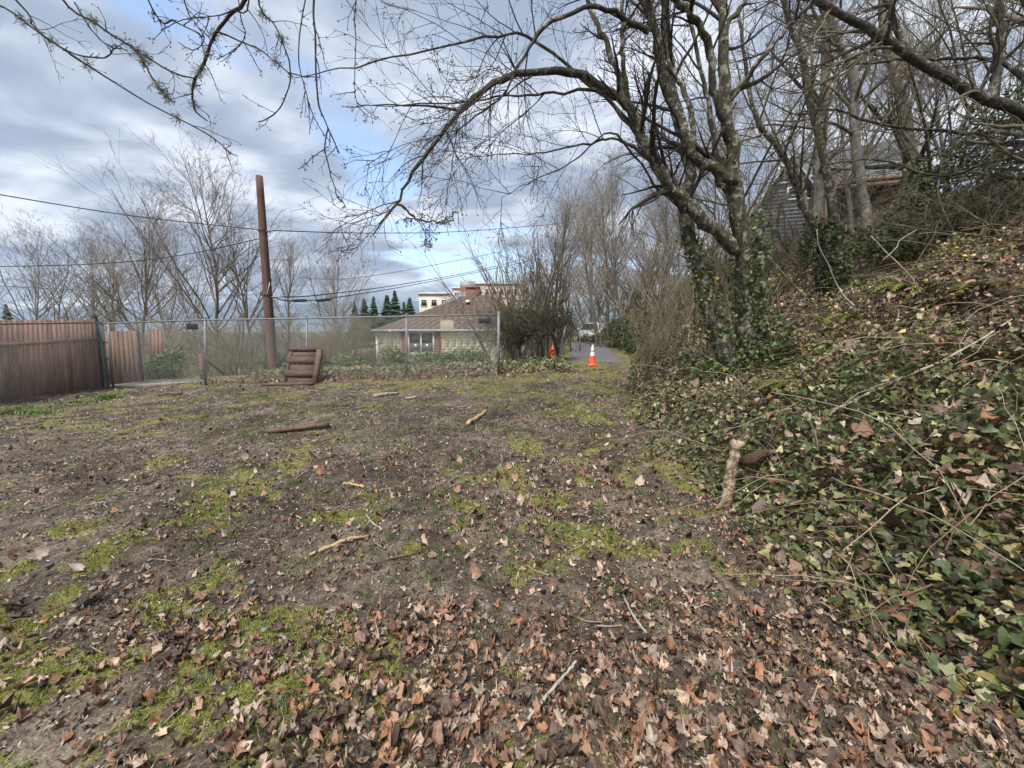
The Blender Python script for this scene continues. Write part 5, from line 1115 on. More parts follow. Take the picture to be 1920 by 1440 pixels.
def build_overhanging_tree():
    rng = np.random.default_rng(53); b = np.array([-3.7, .2, hz(-3.7, .2)]); root = tag(empty('overhanging_tree', tuple(b)), 'mossy twigs with buds hanging into the top left sky', 'tree'); inv = -b
    T = [b, (-3.65, .25, 1.5), (-3.55, .35, 3.0), (-3.5, .5, 4.4), (-3.2, .9, 5.6)]; mb = MB(); gnarl(mb, catmull(T, 24) + inv, .16, .06, 12, .06, rng); mb.build('trunk', M['bark_dark'], root, True)
    A = catmull([(-3.52, .45, 3.9), (-2.8, 1.2, 4.5), (-1.9, 1.9, 4.7), (-1.0, 2.5, 4.65), (-.2, 2.9, 4.5)], 24); mb = MB(); gnarl(mb, A + inv, .055, .02, 8, .06, rng); mb.build('limb', M['bark_dark'], root, True)
    Y = 2.5
    defs = [([(-60, -35), (20, 22), (90, 75), (200, 145), (300, 205), (390, 252), (436, 292)], .0085, .0035, 2), ([(100, -25), (180, 43), (247, 87), (320, 133), (367, 147)], .0085, .004, 8), ([(245, 85), (275, 122), (300, 165), (323, 190)], .0055, .003, None),
            ([(462, -25), (432, 25), (402, 62), (380, 120), (364, 152), (359, 182), (365, 207), (386, 226)], .014, .004, 14), ([(405, 58), (455, 78), (500, 100), (545, 135), (600, 142)], .005, .0025, None), ([(485, -10), (520, 50), (544, 110), (545, 160), (525, 205), (489, 226)], .006, .003, 16),
            ([(590, -20), (592, 70), (597, 185), (618, 240), (640, 290)], .0075, .004, 18), ([(574, -20), (558, 95), (570, 160), (590, 220), (617, 257)], .0045, .0025, 18), ([(10, -20), (60, 45), (130, 95), (195, 105), (212, 88)], .006, .003, 3), ([(140, 5), (175, 60), (212, 88), (240, 93)], .004, .0025, None),
            ([(280, 0), (330, 40), (375, 65), (382, 75)], .005, .0025, 10), ([(345, -5), (365, 40), (380, 70), (360, 92), (330, 78)], .004, .0022, 12), ([(470, -5), (440, 22), (400, 32), (350, 35), (307, 54)], .005, .0022, 14), ([(450, 5), (463, 60), (445, 90), (405, 110)], .004, .002, 14), ([(615, 240), (612, 290), (635, 365), (655, 395)], .004, .002, None), ([(615, 275), (585, 295), (560, 318)], .003, .002, None), ([(672, -20), (668, 70), (665, 160), (672, 200)], .004, .002, 19)]
    limbs = []
    for pts, r0, r1, j in defs:
        y = Y + rng.uniform(-.25, .25); q = [at(u, v, y) for u, v in pts]
        if j is not None: q = [A[j], (A[j] + q[0]) / 2 + np.array([.05, 0, .06])] + q
        P = catmull(q, 30); P[2:] += np.cumsum(rng.normal(size=(28, 3)) * .0025, 0) * .7; mb = MB(); gnarl(mb, P + inv, r0, r1, 7, .12, rng); mb.build('branch', M['twig_dark'], root, True); limbs.append(P)
    P0 = np.stack(limbs); R0 = np.full(P0.shape[:2], .005)
    P1, R1 = grow(P0, R0, 5, .35, 1, .8, .11, 7, .14, .03, rng, .6, .0022, lmax=.3); P2, R2 = grow(P1, R1, 3, .2, 1, .8, .4, 4, .15, .03, rng, .7, .0017, lmax=.08); P3, R3 = grow(P0, R0, 14, .2, 1, .7, .012, 3, .05, 0, rng, .9, .0035)
    obj('crown', crown_mesh([(P1, R1, 4), (P2, R2, 3), (P3, R3, 4)], M['twig_dark'], inv), root)
    tips = np.concatenate([P2[:, -1], P1[:, -1]]); d = np.concatenate([P2[:, -1] - P2[:, -2], P1[:, -1] - P1[:, -2]]); tag(obj('buds', buds_mesh('buds', tips, norm(d), .011, M['bud'], inv, rng, 1), root), kind='stuff')
    VV, TT = [], []; o = 0
    for li, ts in ((3, (.45, .52, .6, .64, .72, .83)), (0, (.55, .62, .42, .8)), (1, (.5, .7, .75)), (2, (.3, .6, .8)), (4, (.6,)), (5, (.35, .5))):
        for t in ts:
            c = limbs[li][int(t * 29)]; nn = 46; p = c + rng.normal(size=(nn, 3)) * .014; q = p + rng.normal(size=(nn, 3)) * .016; P = np.stack([p, (p + q) / 2 + rng.normal(size=p.shape) * .004, q], 1); V, Q = tubes(P, np.full((nn, 3), .0016), 3); VV.append(V + inv); TT.append(Q + o); o += len(V)
    tag(obj('moss_tufts', mesh_np('moss_tufts', np.concatenate(VV), np.concatenate(TT), M['lichen']), root), kind='stuff')
build_overhanging_tree()

# prototypes of bare trees; copies share their meshes
def bare_tree(seed, h, r, spread=.62, k1=26, tw='twig_grey', bk='bark_grey', up=.045, rm=.006, low=.18, k2=7, k3=4, k4=2, lr=.5, lean=0.0):
    rng = np.random.default_rng(seed); n = 16; P = np.zeros((1, n, 3)); p = np.zeros(3); d = np.array([lean, 0, 1.0])
    for i in range(1, n): d = norm(d + rng.normal(size=3) * .05 + np.array([0, 0, .06])); p = p + d * h / (n - 1); P[0, i] = p
    R = np.linspace(r, rm * 1.3, n)[None]
    P1, R1 = grow(P, R, k1, low, .98, spread, lr, 10, .07, up, rng, .55, rm * 1.2, falloff=.85); P2, R2 = grow(P1, R1, k2, .15, 1, .6, .45, 7, .09, up * .8, rng, .6, rm); P3, R3 = grow(P2, R2, k3, .15, 1, .65, .5, 5, .11, up * .5, rng, .65, rm * .8)
    lv = [(P1, R1, 5), (P2, R2, 4), (P3, R3, 3)]
    if k4: P4, R4 = grow(P3, R3, k4, .2, 1, .7, .55, 4, .12, up * .5, rng, .7, rm * .65); lv.append((P4, R4, 3))
    mb = MB(); gnarl(mb, P[0], r, rm * 1.3, 8, .05, rng); return mb.mesh('trunk', M[bk], True), crown_mesh(lv, M[tw], np.zeros(3))
def thicket(seed, h, ns, tw='twig_tan', spread=.5, up=.03, rm=.005, k2=8, k3=5, k4=2, base=.4):
    rng = np.random.default_rng(seed); n = 10; P = np.empty((ns, n, 3)); p = np.stack([rng.normal(size=ns) * base, rng.normal(size=ns) * base, 0 * np.arange(ns) - .1], 1); d = norm(np.stack([rng.normal(size=ns) * spread, rng.normal(size=ns) * spread, np.ones(ns)], 1)); L = (h * rng.uniform(.6, 1.1, ns) / (n - 1))[:, None]
    for i in range(n): P[:, i] = p; d = norm(d + rng.normal(size=d.shape) * .1 + np.array([0, 0, up])); p = p + d * L
    R = np.linspace(h * .009 + .004, rm, n)[None] * rng.uniform(.7, 1.3, (ns, 1)); P2, R2 = grow(P, R, k2, .2, 1, .6, .42, 7, .11, up, rng, .6, rm); P3, R3 = grow(P2, R2, k3, .15, 1, .7, .5, 5, .13, up * .5, rng, .65, rm * .8); lv = [(P2, R2, 4), (P3, R3, 3)]
    if k4: P4, R4 = grow(P3, R3, k4, .2, 1, .7, .55, 4, .13, 0, rng, .7, rm * .65); lv.append((P4, R4, 3))
    V, Q = tubes(P, R, 6); return mesh_np('stems', V, Q, M['bark_thicket'], None, True), crown_mesh(lv, M[tw], np.zeros(3))
PROTO = {'a': bare_tree(61, 9, .10, k1=34), 'b': bare_tree(62, 9, .085, .5, 30, up=.06), 'c': bare_tree(63, 9, .095, .75, 34, up=.03), 'd': bare_tree(64, 9, .12, .55, 34, 'twig_tan', 'bark_thicket', .05), 'e': bare_tree(65, 9, .13, .8, 30, 'twig_hill', 'bark_grey', .0, k4=2, lr=.55, lean=-.25),
         's': thicket(71, 3.2, 14), 't': thicket(72, 3.2, 16, 'twig_hill', .7, .0), 'u': thicket(73, 3.0, 12, 'twig_tan', .35, .06), 'w': thicket(74, 5.0, 22, 'twig_hill', .16, .04, .006, 5, 3, 0, .5)}
def place(kind, name, label, cat, group, p, h, rz=0.0, wide=1.0, parts=('trunk', 'crown')):
    base = {'s': 3.2, 't': 3.2, 'u': 3.0, 'w': 5.0}.get(kind, 9.0); s = h / base; r = tag(empty(name, tuple(p), rz), label, cat, group); r.scale = (s * wide, s * wide, s)
    for nm, me in zip(parts, PROTO[kind]): obj(nm, me, r)
    return r
def from_px(u, vtop, Y, zb=None):
    t = at(u, vtop, Y); z = hz(t[0], Y) if zb is None else zb; return np.array([t[0], Y, z]), t[2] - z
def build_background():
    G = 'bare trees in the valley beyond the fence'
    for kind, u, v, Y, rz, wd, lab in [
        ('a', 382, 342, 22, .3, 1.15, 'tallest bare tree beyond the fence, left of the utility pole'), ('b', 232, 408, 21, 1.2, 1.3, 'bare tree with upswept branches, second tallest left of the pole'), ('c', 300, 425, 25, 2.2, 1.0, 'slim bare tree between the two tallest valley trees'),
        ('d', 455, 428, 22, .8, .9, 'bare tree standing close behind the utility pole'), ('b', 590, 452, 23, 2.9, 1.3, 'broad bare tree just right of the utility pole'), ('a', 640, 510, 27, 4.0, 1.1, 'low bare tree between utility pole and fir trees'), ('c', 60, 452, 32, .5, 1.1, 'pale distant bare tree above the board fence near the left edge'),
        ('a', 130, 452, 34, 1.9, 1.0, 'distant bare tree above the middle of the board fence'), ('b', 8, 448, 36, 3.3, 1.2, 'distant bare tree cut off by the left edge'), ('d', 185, 470, 30, 5.1, 1.1, 'thin bare tree above the board fence end post'), ('d', 525, 470, 26, 3.6, .9, 'thin bare tree half behind the utility pole'),
        ('c', -90, 440, 30, 2.6, 1.2, 'distant bare tree at the far left behind the board fence'), ('b', 345, 440, 30, 4.4, 1.0, 'paler bare tree behind the tallest valley tree')]:
        p, h = from_px(u, v, Y); place(kind, 'bare_tree', lab, 'tree', G, p, h, rz, wd)
    S = 'leafless shrubs behind the chain-link fence'
    for kind, u, v, Y, rz, wd, lab in [('s', 305, 590, 17, 0, 1.3, 'bare shrub behind the green bush at the gate'), ('u', 350, 575, 18, 1, 1.3, 'bare shrub behind the second fence post'), ('s', 420, 590, 17.5, 2, 1.4, 'bare shrub between second fence post and utility pole'), ('u', 470, 570, 19, 3, 1.3, 'taller bare shrub just left of the utility pole'),
        ('s', 545, 585, 18, 4, 1.4, 'bare shrub behind the slatted panel'), ('u', 610, 580, 19, 5, 1.3, 'bare shrub right of the slatted panel'), ('s', 655, 590, 20, .6, 1.4, 'bare shrub just left of the picket fence'), ('t', 260, 600, 18, 2.6, 1.3, 'bare shrub behind the brown board gate'), ('u', 215, 595, 20, 3.4, 1.5, 'bare shrub rising over the board fence end'), ('s', 500, 600, 22, 1.1, 1.6, 'bare shrub behind the foot of the utility pole'), ('s', 585, 600, 23, 2.1, 1.7, 'far bare shrub above the slatted panel'), ('u', 390, 590, 24, 5.5, 1.7, 'far bare shrub below the tallest valley tree')]:
        p, h = from_px(u, v, Y); place(kind, 'bare_shrub', lab, 'shrub', S, p, h, rz, wd, ('stems', 'crown'))
    W = 'leafless trees and saplings along the lane'
    for kind, u, v, Y, rz, wd, lab in [('w', 955, 430, 17.5, 0, 1.0, 'clump of whip-like saplings right of the last fence post'), ('w', 1005, 405, 18.5, 2, 1.0, 'tall whip-like saplings behind the weeping shrub'), ('w', 1022, 400, 20, 4, .8, 'whip-like saplings beside the leaning grey post'), ('d', 1150, 360, 24, 1, 1.0, 'dense bare tree right of the parked car'),
        ('c', 1130, 320, 26, 2, 1.0, 'tall bare tree behind the road sign'), ('d', 1040, 400, 30, 3, 1.1, 'bare tree in the gap above the lane'), ('a', 1180, 340, 22, 4, .9, 'bare tree on the bank beside the lane'), ('c', 1230, 380, 17, 5, 1.0, 'bare twisted tree left of the big leaning tree'), ('d', 1270, 330, 19, .5, .9, 'bare tree half behind the big tree\'s left stem'), ('e', 1340, 280, 20, 1.5, .9, 'bare tree seen between the big tree\'s stems'), ('d', 1115, 400, 38, 1.7, 1.2, 'farther bare tree behind the parked car'), ('c', 1170, 420, 42, 2.7, 1.2, 'far bare tree above the hedge'), ('d', 1220, 400, 34, 3.7, 1.2, 'far bare tree behind the twisted one'), ('a', 1075, 450, 48, 4.7, 1.2, 'farthest bare tree at the end of the lane'), ('d', 1310, 380, 30, 5.7, 1.1, 'far bare tree on the hill flank between the big stems')]:
        p, h = from_px(u, v, Y); place(kind, 'bare_tree' if kind != 'w' else 'sapling_clump', lab, 'tree', W, p, h, rz, wd)
    for kind, u, v, Y, rz, wd, lab in [('s', 1235, 525, 12.5, 0, 1.0, 'tangled bare bush at the foot of the bank left of the big tree'), ('s', 1225, 575, 10.5, 2, 1.0, 'dense bare bush on the bank near the big tree'), ('u', 1290, 480, 13, 3, 1.3, 'bare bush behind the big tree\'s left stem'), ('t', 1140, 560, 24, 4, 1.5, 'far bare bush over the hedge by the lane'), ('t', 1345, 520, 11, 5, .8, 'bare bush showing between the big tree\'s lower stems')]:
        p, h = from_px(u, v, Y); place(kind, 'bare_shrub', lab, 'shrub', 'leafless shrubs on the bank', p, h, rz, wd, ('stems', 'crown'))
    for kind, u, v, Y, rz, wd, lab in [('u', 1150, 470, 34, .3, 1.3, 'tall brush on the far hill flank above the hedge'), ('s', 1200, 440, 30, 1.3, 1.4, 'tall brush on the hill flank behind the twisted tree'), ('u', 1255, 420, 27, 2.3, 1.4, 'tall brush on the hill flank left of the big stems'), ('s', 1310, 410, 24, 3.3, 1.3, 'tall brush on the hill flank between the big stems'), ('u', 1180, 480, 44, 4.3, 1.5, 'farthest tall brush on the hill flank'), ('t', 1400, 400, 21, 5.3, 1.2, 'tall brush on the hill flank below the blue gable'), ('s', 1345, 420, 18, .9, 1.2, 'brush on the hill flank right behind the big tree')]:
        p, h = from_px(u, v, Y); place(kind, 'bare_shrub', lab, 'shrub', 'tall brush on the hill flank', p, h, rz, wd, ('stems', 'crown'))
    H = 'leafless trees on the wooded hill'
    for kind, u, v, Y, rz, wd, lab in [('e', 1450, 60, 17, .2, 1.0, 'leaning bare tree in front of the blue house gable'), ('c', 1660, -60, 16, 1.2, 1.0, 'bare tree in front of the blue house deck'), ('e', 1760, -40, 14, 2.2, 1.1, 'bare tree near the white deck railing'), ('a', 1840, -80, 15, 3.2, 1.0, 'bare tree rising behind the dark evergreen bush'), ('c', 1910, -90, 13, 4.2, 1.0, 'bare tree at the right edge of the hill'), ('e', 1580, 20, 20, 5.2, 1.0, 'bare tree behind the twin hillside trunks'), ('d', 1730, 80, 24, .9, 1.1, 'bare tree beside the blue house dormer'), ('a', 1400, 180, 26, 2.9, 1.0, 'bare tree beyond the blue house gable')]:
        p, h = from_px(u, v, Y); place(kind, 'bare_tree', lab, 'tree', H, p, h, rz, wd)
    for kind, u, v, Y, rz, wd, lab in [('t', 1470, 430, 11, 0, 1.2, 'brush on the slope below the blue house gable'), ('s', 1620, 395, 13, 1, 1.4, 'brush in front of the blue house undercroft'), ('t', 1700, 370, 11, 2, 1.5, 'brush on the slope below the deck railing'), ('t', 1800, 300, 9.5, 3, 1.5, 'brush beside the dark evergreen bush'), ('s', 1890, 260, 8.5, 4, 1.5, 'brush high on the slope at the right edge'), ('t', 1540, 420, 15, 5, 1.3, 'brush behind the ivy-clad stump'), ('u', 1450, 330, 20, 1.4, 1.2, 'tall brush directly before the blue gable'), ('s', 1500, 360, 18, 2.4, 1.2, 'brush before the blue house corner'), ('u', 1600, 330, 19, 3.4, 1.3, 'tall brush before the blue deck parapet')]:
        p, h = from_px(u, v, Y); place(kind, 'bare_shrub', lab, 'shrub', 'leafless brush on the hill', p, h, rz, wd, ('stems', 'crown'))
build_background()

def hill_tree(name, label, limbs, k1=7, spread=(-.6, -.2, 0), grav=-.01, tw='twig_hill', bk='bark_main', seed=0, l1=2.2):
    rng = np.random.default_rng(seed); b = at(*limbs[0][0][0]); root = tag(empty(name, tuple(b)), label, 'tree', 'trunks on the ivy hill'); inv = -b; PL, RL = [], []
    for i, (pts, r0, r1) in enumerate(limbs):
        P = limb_px(pts, 24, .012, rng)
        if i == 0: P[0, 2] -= .6
        mb = MB(); R = gnarl(mb, P + inv, r0, r1, 9, .07, rng); mb.build('trunk' if i == 0 else 'limb', M[bk], root, True); PL.append(P); RL.append(R)
    P0, R0 = np.stack(PL), np.stack(RL); P1, R1 = grow(P0, R0, k1, .25, 1, .85, .5, 12, .09, grav, rng, .45, .007, lmax=l1, spread=spread); P2, R2 = grow(P1, R1, 6, .15, 1, .7, .5, 7, .12, grav, rng, .6, .005, lmax=1.1); P3, R3 = grow(P2, R2, 4, .15, 1, .75, .5, 5, .13, grav, rng, .65, .004, lmax=.5)
    obj('crown', crown_mesh([(P1, R1, 5), (P2, R2, 4), (P3, R3, 3)], M[tw], inv), root); return root
def build_hill():
    g = gat(1572, 560); Y = g[1]
    hill_tree('ivy_clad_tree', 'slender dark tree with ivy thick round its foot on the slope', [([(1575, 575, Y), (1568, 470, Y), (1572, 440, Y), (1558, 370, Y + .1), (1545, 290, Y + .2), (1520, 200, Y + .2), (1505, 110, Y + .3), (1478, 30, Y + .3), (1450, -40, Y + .3)], .13, .05), ([(1566, 500, Y), (1525, 420, Y), (1500, 370, Y + .1), (1478, 310, Y), (1440, 255, Y - .1), (1415, 215, Y - .1), (1400, 120, Y), (1385, 30, Y)], .09, .035)], 10, seed=81)
    hill_tree('pale_trunk_tree', 'straight pale trunk on the hill left of its twin', [([(1530, 470, 15), (1536, 330, 15), (1545, 180, 15), (1552, 60, 15), (1556, -60, 15)], .2, .12)], 14, bk='bark_grey', seed=82, l1=3)
    hill_tree('pale_trunk_tree', 'bent pale trunk on the hill in front of the blue deck', [([(1632, 460, 14), (1615, 350, 14), (1603, 250, 14), (1598, 130, 14), (1570, 70, 14), (1545, -20, 14)], .17, .1)], 14, bk='bark_grey', seed=83, l1=3)
    hill_tree('pale_trunk_tree', 'thick grey trunk on the hill before the deck\'s right end', [([(1700, 470, 15), (1702, 390, 15), (1706, 300, 15), (1690, 180, 15.2), (1660, 60, 15.4), (1650, -60, 15.4)], .3, .1)], 12, bk='bark_thicket', seed=84, l1=3)
    Yr = 8.0
    hill_tree('mossy_limbed_tree', 'tree at the right edge sending a long mossy limb up to the left', [([(2040, 570, Yr), (2030, 400, Yr), (2000, 290, Yr + .1), (1975, 150, Yr + .2), (1960, -20, Yr + .3)], .22, .14), ([(2004, 290, Yr + .1), (1920, 212, Yr), (1850, 185, Yr - .1), (1775, 145, Yr - .2), (1700, 102, Yr - .2), (1640, 62, Yr - .2), (1560, 18, Yr - .3), (1470, -25, Yr - .4)], .11, .05), ([(1860, 190, Yr - .1), (1868, 130, Yr), (1875, 60, Yr), (1880, -60, Yr)], .08, .05), ([(1700, 102, Yr - .2), (1670, 20, Yr), (1640, -60, Yr + .1)], .06, .04), ([(1990, 260, Yr + .1), (1900, 250, Yr + .6), (1780, 245, Yr + .9), (1660, 235, Yr + 1), (1560, 205, Yr + 1), (1480, 215, Yr + 1)], .05, .012), ([(1995, 230, Yr), (1880, 120, Yr + .8), (1740, 110, Yr + 1.2), (1600, 120, Yr + 1.4), (1470, 130, Yr + 1.4)], .05, .012), ([(2000, 300, Yr), (1880, 300, Yr + .5), (1760, 330, Yr + .8), (1650, 300, Yr + 1), (1540, 310, Yr + 1)], .045, .01)], 12, (-.8, -.1, -.1), -.01, bk='bark_dark', seed=85, l1=2)
    rng = np.random.default_rng(87); pal = np.array([(.05, .085, .035), (.075, .12, .045), (.04, .065, .03), (.12, .15, .05), (.17, .17, .07)])
    def bush(name, label, blobs, n, size, pal, mat='shrub', cat='bush', tpl=IVIES_S, group=None, stems=True):
        c0 = np.array(blobs[0][0]); b = np.array([c0[0], c0[1], hz(c0[0], c0[1])]); root = tag(empty(name, tuple(b)), label, cat, group); VV, TT, CC = [], [], []; o = 0
        for i, (c, rad) in enumerate(blobs): V, T, C = leaf_cloud(np.array(c), rad, n, tpl, size, pal, rng, .35, i + len(label)); VV.append(V - b); TT.append(T + o); CC.append(C); o += len(V)
        obj('foliage', mesh_np('foliage', np.concatenate(VV), np.concatenate(TT), M[mat], np.concatenate(CC)), root)
        ns = 14; s = np.zeros((ns, 3)) + rng.normal(size=(ns, 3)) * np.array([.15, .15, 0]); e = np.array([np.array(blobs[k % len(blobs)][0]) - b + rng.normal(size=3) * np.array(blobs[k % len(blobs)][1]) * .4 for k in range(ns)])
        P = s[:, None] + (e - s)[:, None] * np.linspace(0, 1, 6)[None, :, None]; P[:, 1:-1] += rng.normal(size=(ns, 4, 3)) * .05; obj('stems', crown_mesh([(P, np.linspace(.025, .008, 6)[None] * np.ones((ns, 1)), 5)], M['bark_dark'], np.zeros(3), 'stems'), root)
    Yb = gat(1572, 560)[1]
    bush('ivy_stump', 'dense dark ivy heaped round the slender tree\'s foot', [(at(1535, 450, Yb + .1), (.42, .4, .55)), (at(1560, 520, Yb), (.4, .4, .5)), (at(1590, 560, Yb - .2), (.4, .35, .4))], 900, .11, pal)
    bush('evergreen_bush', 'dark evergreen bush high on the slope right of the deck', [(at(1790, 340, 10.5), (1.3, 1, .9)), (at(1860, 310, 10), (1.3, 1, 1.2)), (at(1740, 420, 10.5), (1.1, .8, .7)), (at(1900, 250, 10.5), (1.0, 1, 1.3)), (at(1840, 430, 9.5), (1.2, .8, .7))], 1700, .12, pal * .8)
    bush('evergreen_bush', 'low dark ivy hedge below the blue house undercroft', [(at(1640, 455, 11), (1.0, .7, .45)), (at(1700, 470, 10), (.9, .7, .4)), (at(1590, 480, 12), (.8, .7, .4))], 900, .12, pal)
    bush('hedge', 'dark clipped hedge along the right side of the lane', [(at(1168, 632, 24), (1.0, 1.6, 1.1)), (at(1183, 625, 21), (.9, 1.6, 1.2)), (at(1162, 625, 28), (1.0, 2, 1.2)), (at(1200, 640, 18), (.7, 1.4, .9))], 1500, .16, pal * .9)
    pf = np.array([(.10, .16, .05), (.16, .21, .07), (.07, .11, .04), (.24, .26, .09)])
    bush('gate_bush', 'leafy green bush between the board gate and the second fence post', [(at(305, 685, 13.1), (.55, .5, .42)), (at(290, 700, 13.0), (.5, .4, .35)), (at(320, 668, 13.3), (.35, .4, .25))], 700, .12, pf)
    F = 'rounded shrubs in front of the beige house'
    for u, v, rx, rz, lab in ((733, 676, .55, .45, 'leftmost rounded shrub below the downspout'), (795, 679, .75, .35, 'low rounded shrub under the house window'), (834, 679, .5, .3, 'smallest rounded shrub right of the house window'), (873, 675, .75, .42, 'neat domed shrub nearest to the last fence post'), (650, 688, .7, .3, 'low green shrub right of the slatted panel'), (520, 684, .7, .32, 'low green shrub behind the slatted panel\'s left edge')):
        Yc = 16 if u > 700 else 14; p = at(u, v - 5, Yc); bush('rounded_shrub', lab, [(p, (rx, .6, rz)), (p + np.array([rx * .4, .1, -.1]), (rx * .7, .5, rz * .8))], 900, .12, pf * .9, group=F)
    # sword ferns on the slope
    def fern(u, v, label, L=.55):
        c = gat(u, v, .08); root = tag(empty('fern', tuple(c)), label, 'fern', 'ferns on the ivy slope')
        VV, TT, CC = [], [], []; o = 0
        for k in range(16):
            az = k * 2.399; d = np.array([math.cos(az), math.sin(az), 0]); s = np.array([-d[1], d[0], 0]); l = L * rng.uniform(.7, 1.15); m = 16; mb = MB()
            t = np.linspace(0, 1, m); sp = d * (l * t)[:, None] + np.array([0, 0, 1.]) * (l * (.85 * t - .95 * t * t))[:, None]; V, T = [], []
            for i in range(1, m):
                w = .11 * l / .55 * math.sin(math.pi * min(1, .12 + t[i] * .88)) ** .7
                for sg in (-1, 1): q = len(V); V += [sp[i - 1], sp[i], sp[i] + s * sg * w + d * .03 - np.array([0, 0, .02])]; T.append((q, q + 1, q + 2))
            f = mesh_np('frond', np.array(V), np.array(T), M['shrub'], np.tile(np.array([[.14, .15, .03]]) * rng.uniform(.6, 1.3), (len(V), 1))); obj('frond', f, root)
    fern(1600, 610, 'yellow-green fern below the ivy-clad slender tree'); fern(1700, 555, 'fern halfway up the slope beneath the crossed pale sticks', .6); fern(1480, 740, 'dark fern just right of the big tree\'s foot', .45); fern(1830, 560, 'fern high on the slope near the right edge', .6); fern(1275, 740, 'fern at the foot of the bank left of the big tree', .35)
build_hill()

def build_weeping():
    rng = np.random.default_rng(91); p = at(1000, 690, 15.0); p[2] = hz(p[0], p[1]); root = tag(empty('weeping_shrub', tuple(p)), 'dark weeping leafless shrub arching low beside the last fence post', 'shrub'); inv = -p
    tr = [[(1010, 690, 15), (1008, 660, 15), (1000, 620, 15), (985, 600, 15), (960, 590, 15)], [(1045, 688, 15.2), (1045, 655, 15.2), (1035, 620, 15.2), (1042, 600, 15.2), (1060, 592, 15.2)], [(985, 690, 15), (975, 660, 15), (965, 630, 14.9), (945, 615, 14.8), (920, 612, 14.7)], [(1045, 660, 15.2), (1030, 610, 15.5), (1010, 590, 15.6), (985, 582, 15.6)], [(1008, 650, 15), (1030, 610, 14.8), (1045, 598, 14.7), (1062, 600, 14.6)]]
    L = [limb_px(t, 16, .02, rng) for t in tr]; R = [np.linspace(.07, .025, 16)] * 5
    for P in L: mb = MB(); gnarl(mb, P + inv, .075, .025, 8, .08, rng); mb.build('trunk', M['bark_dark'], root, True)
    P0, R0 = np.stack(L), np.stack(R); P1, R1 = grow(P0, R0, 34, .3, 1, 1.0, .7, 12, .11, -.05, rng, .5, .008, lmax=1.5); P2, R2 = grow(P1, R1, 8, .1, 1, .7, .6, 8, .1, -.10, rng, .6, .006, lmax=.9); P3, R3 = grow(P2, R2, 3, .1, 1, .7, .5, 5, .12, -.08, rng, .7, .005, lmax=.5)
    xm, zm = at(1078, 600, 15)[0], at(1000, 590, 15)[2]
    def trim(P, R): k = (P[..., 0].max(1) < xm) & (P[..., 2].max(1) < zm + .25); P = P[k]; P[..., 2] = np.maximum(P[..., 2], p[2] + .1); return P, R[k]
    (P1, R1), (P2, R2), (P3, R3) = trim(P1, R1), trim(P2, R2), trim(P3, R3)
    obj('crown', crown_mesh([(P1, R1, 4), (P2, R2, 3), (P3, R3, 3)], M['twig_weep'], inv), root)
build_weeping()

def build_firs():
    rng = np.random.default_rng(95); n = 800
    z = rng.uniform(.05, 1, n) ** .8; az = rng.uniform(0, 6.28, n); r = (1 - z) * .3 * rng.uniform(.2, 1.35, n) + .006; d = np.stack([np.cos(az), np.sin(az), 0 * az], 1); s = np.stack([-np.sin(az), np.cos(az), 0 * az], 1)
    tip = d * r[:, None] + np.stack([0 * z, 0 * z, z - r * .28], 1); root_ = d * (r * .25)[:, None] + np.stack([0 * z, 0 * z, z + .01], 1); w = (.016 + .16 * r)[:, None]; V = np.stack([root_, (root_ + tip) / 2 + s * w - np.array([0, 0, .008]), tip, (root_ + tip) / 2 - s * w - np.array([0, 0, .008])], 1).reshape(-1, 3); k = (np.arange(n) * 4)[:, None]
    Q = k + np.array([[0, 1, 2, 3]]); C = np.repeat(np.array([(.05, .08, .05), (.075, .11, .06), (.045, .07, .05)])[rng.integers(0, 3, n)], 4, 0); crown = mesh_np('crown', V, Q, M['fir'], C)
    trunk = MB().tube([(0, 0, -.05), (0, 0, .5), (0, 0, .97)], [.018, .012, .002], 7).mesh('trunk', M['bark_dark'], True)
    for u, v, Y, lab in ((740, 545, 62, 'tallest dark fir left of the flats'), (725, 553, 64, 'dark fir just left of the tallest one'), (757, 566, 60, 'small dark fir right of the tallest one'), (768, 558, 66, 'small dark fir nearest to the pale tan block'), (700, 556, 60, 'broad olive fir left of the group'), (682, 560, 58, 'olive fir at the left end of the fir group'), (664, 566, 62, 'low olive fir behind the bare trees right of the pole'), (10, 570, 60, 'olive evergreen low at the left edge')):
        p, h = from_px(u, v, Y); r = tag(empty('fir_tree', tuple(p), rng.uniform(0, 6)), lab, 'tree', 'fir trees far beyond the fence'); w = rng.uniform(.95, 1.5); r.scale = (h * w, h * w, h)
        obj('trunk', trunk, r); obj('crown', crown, r)
build_firs()
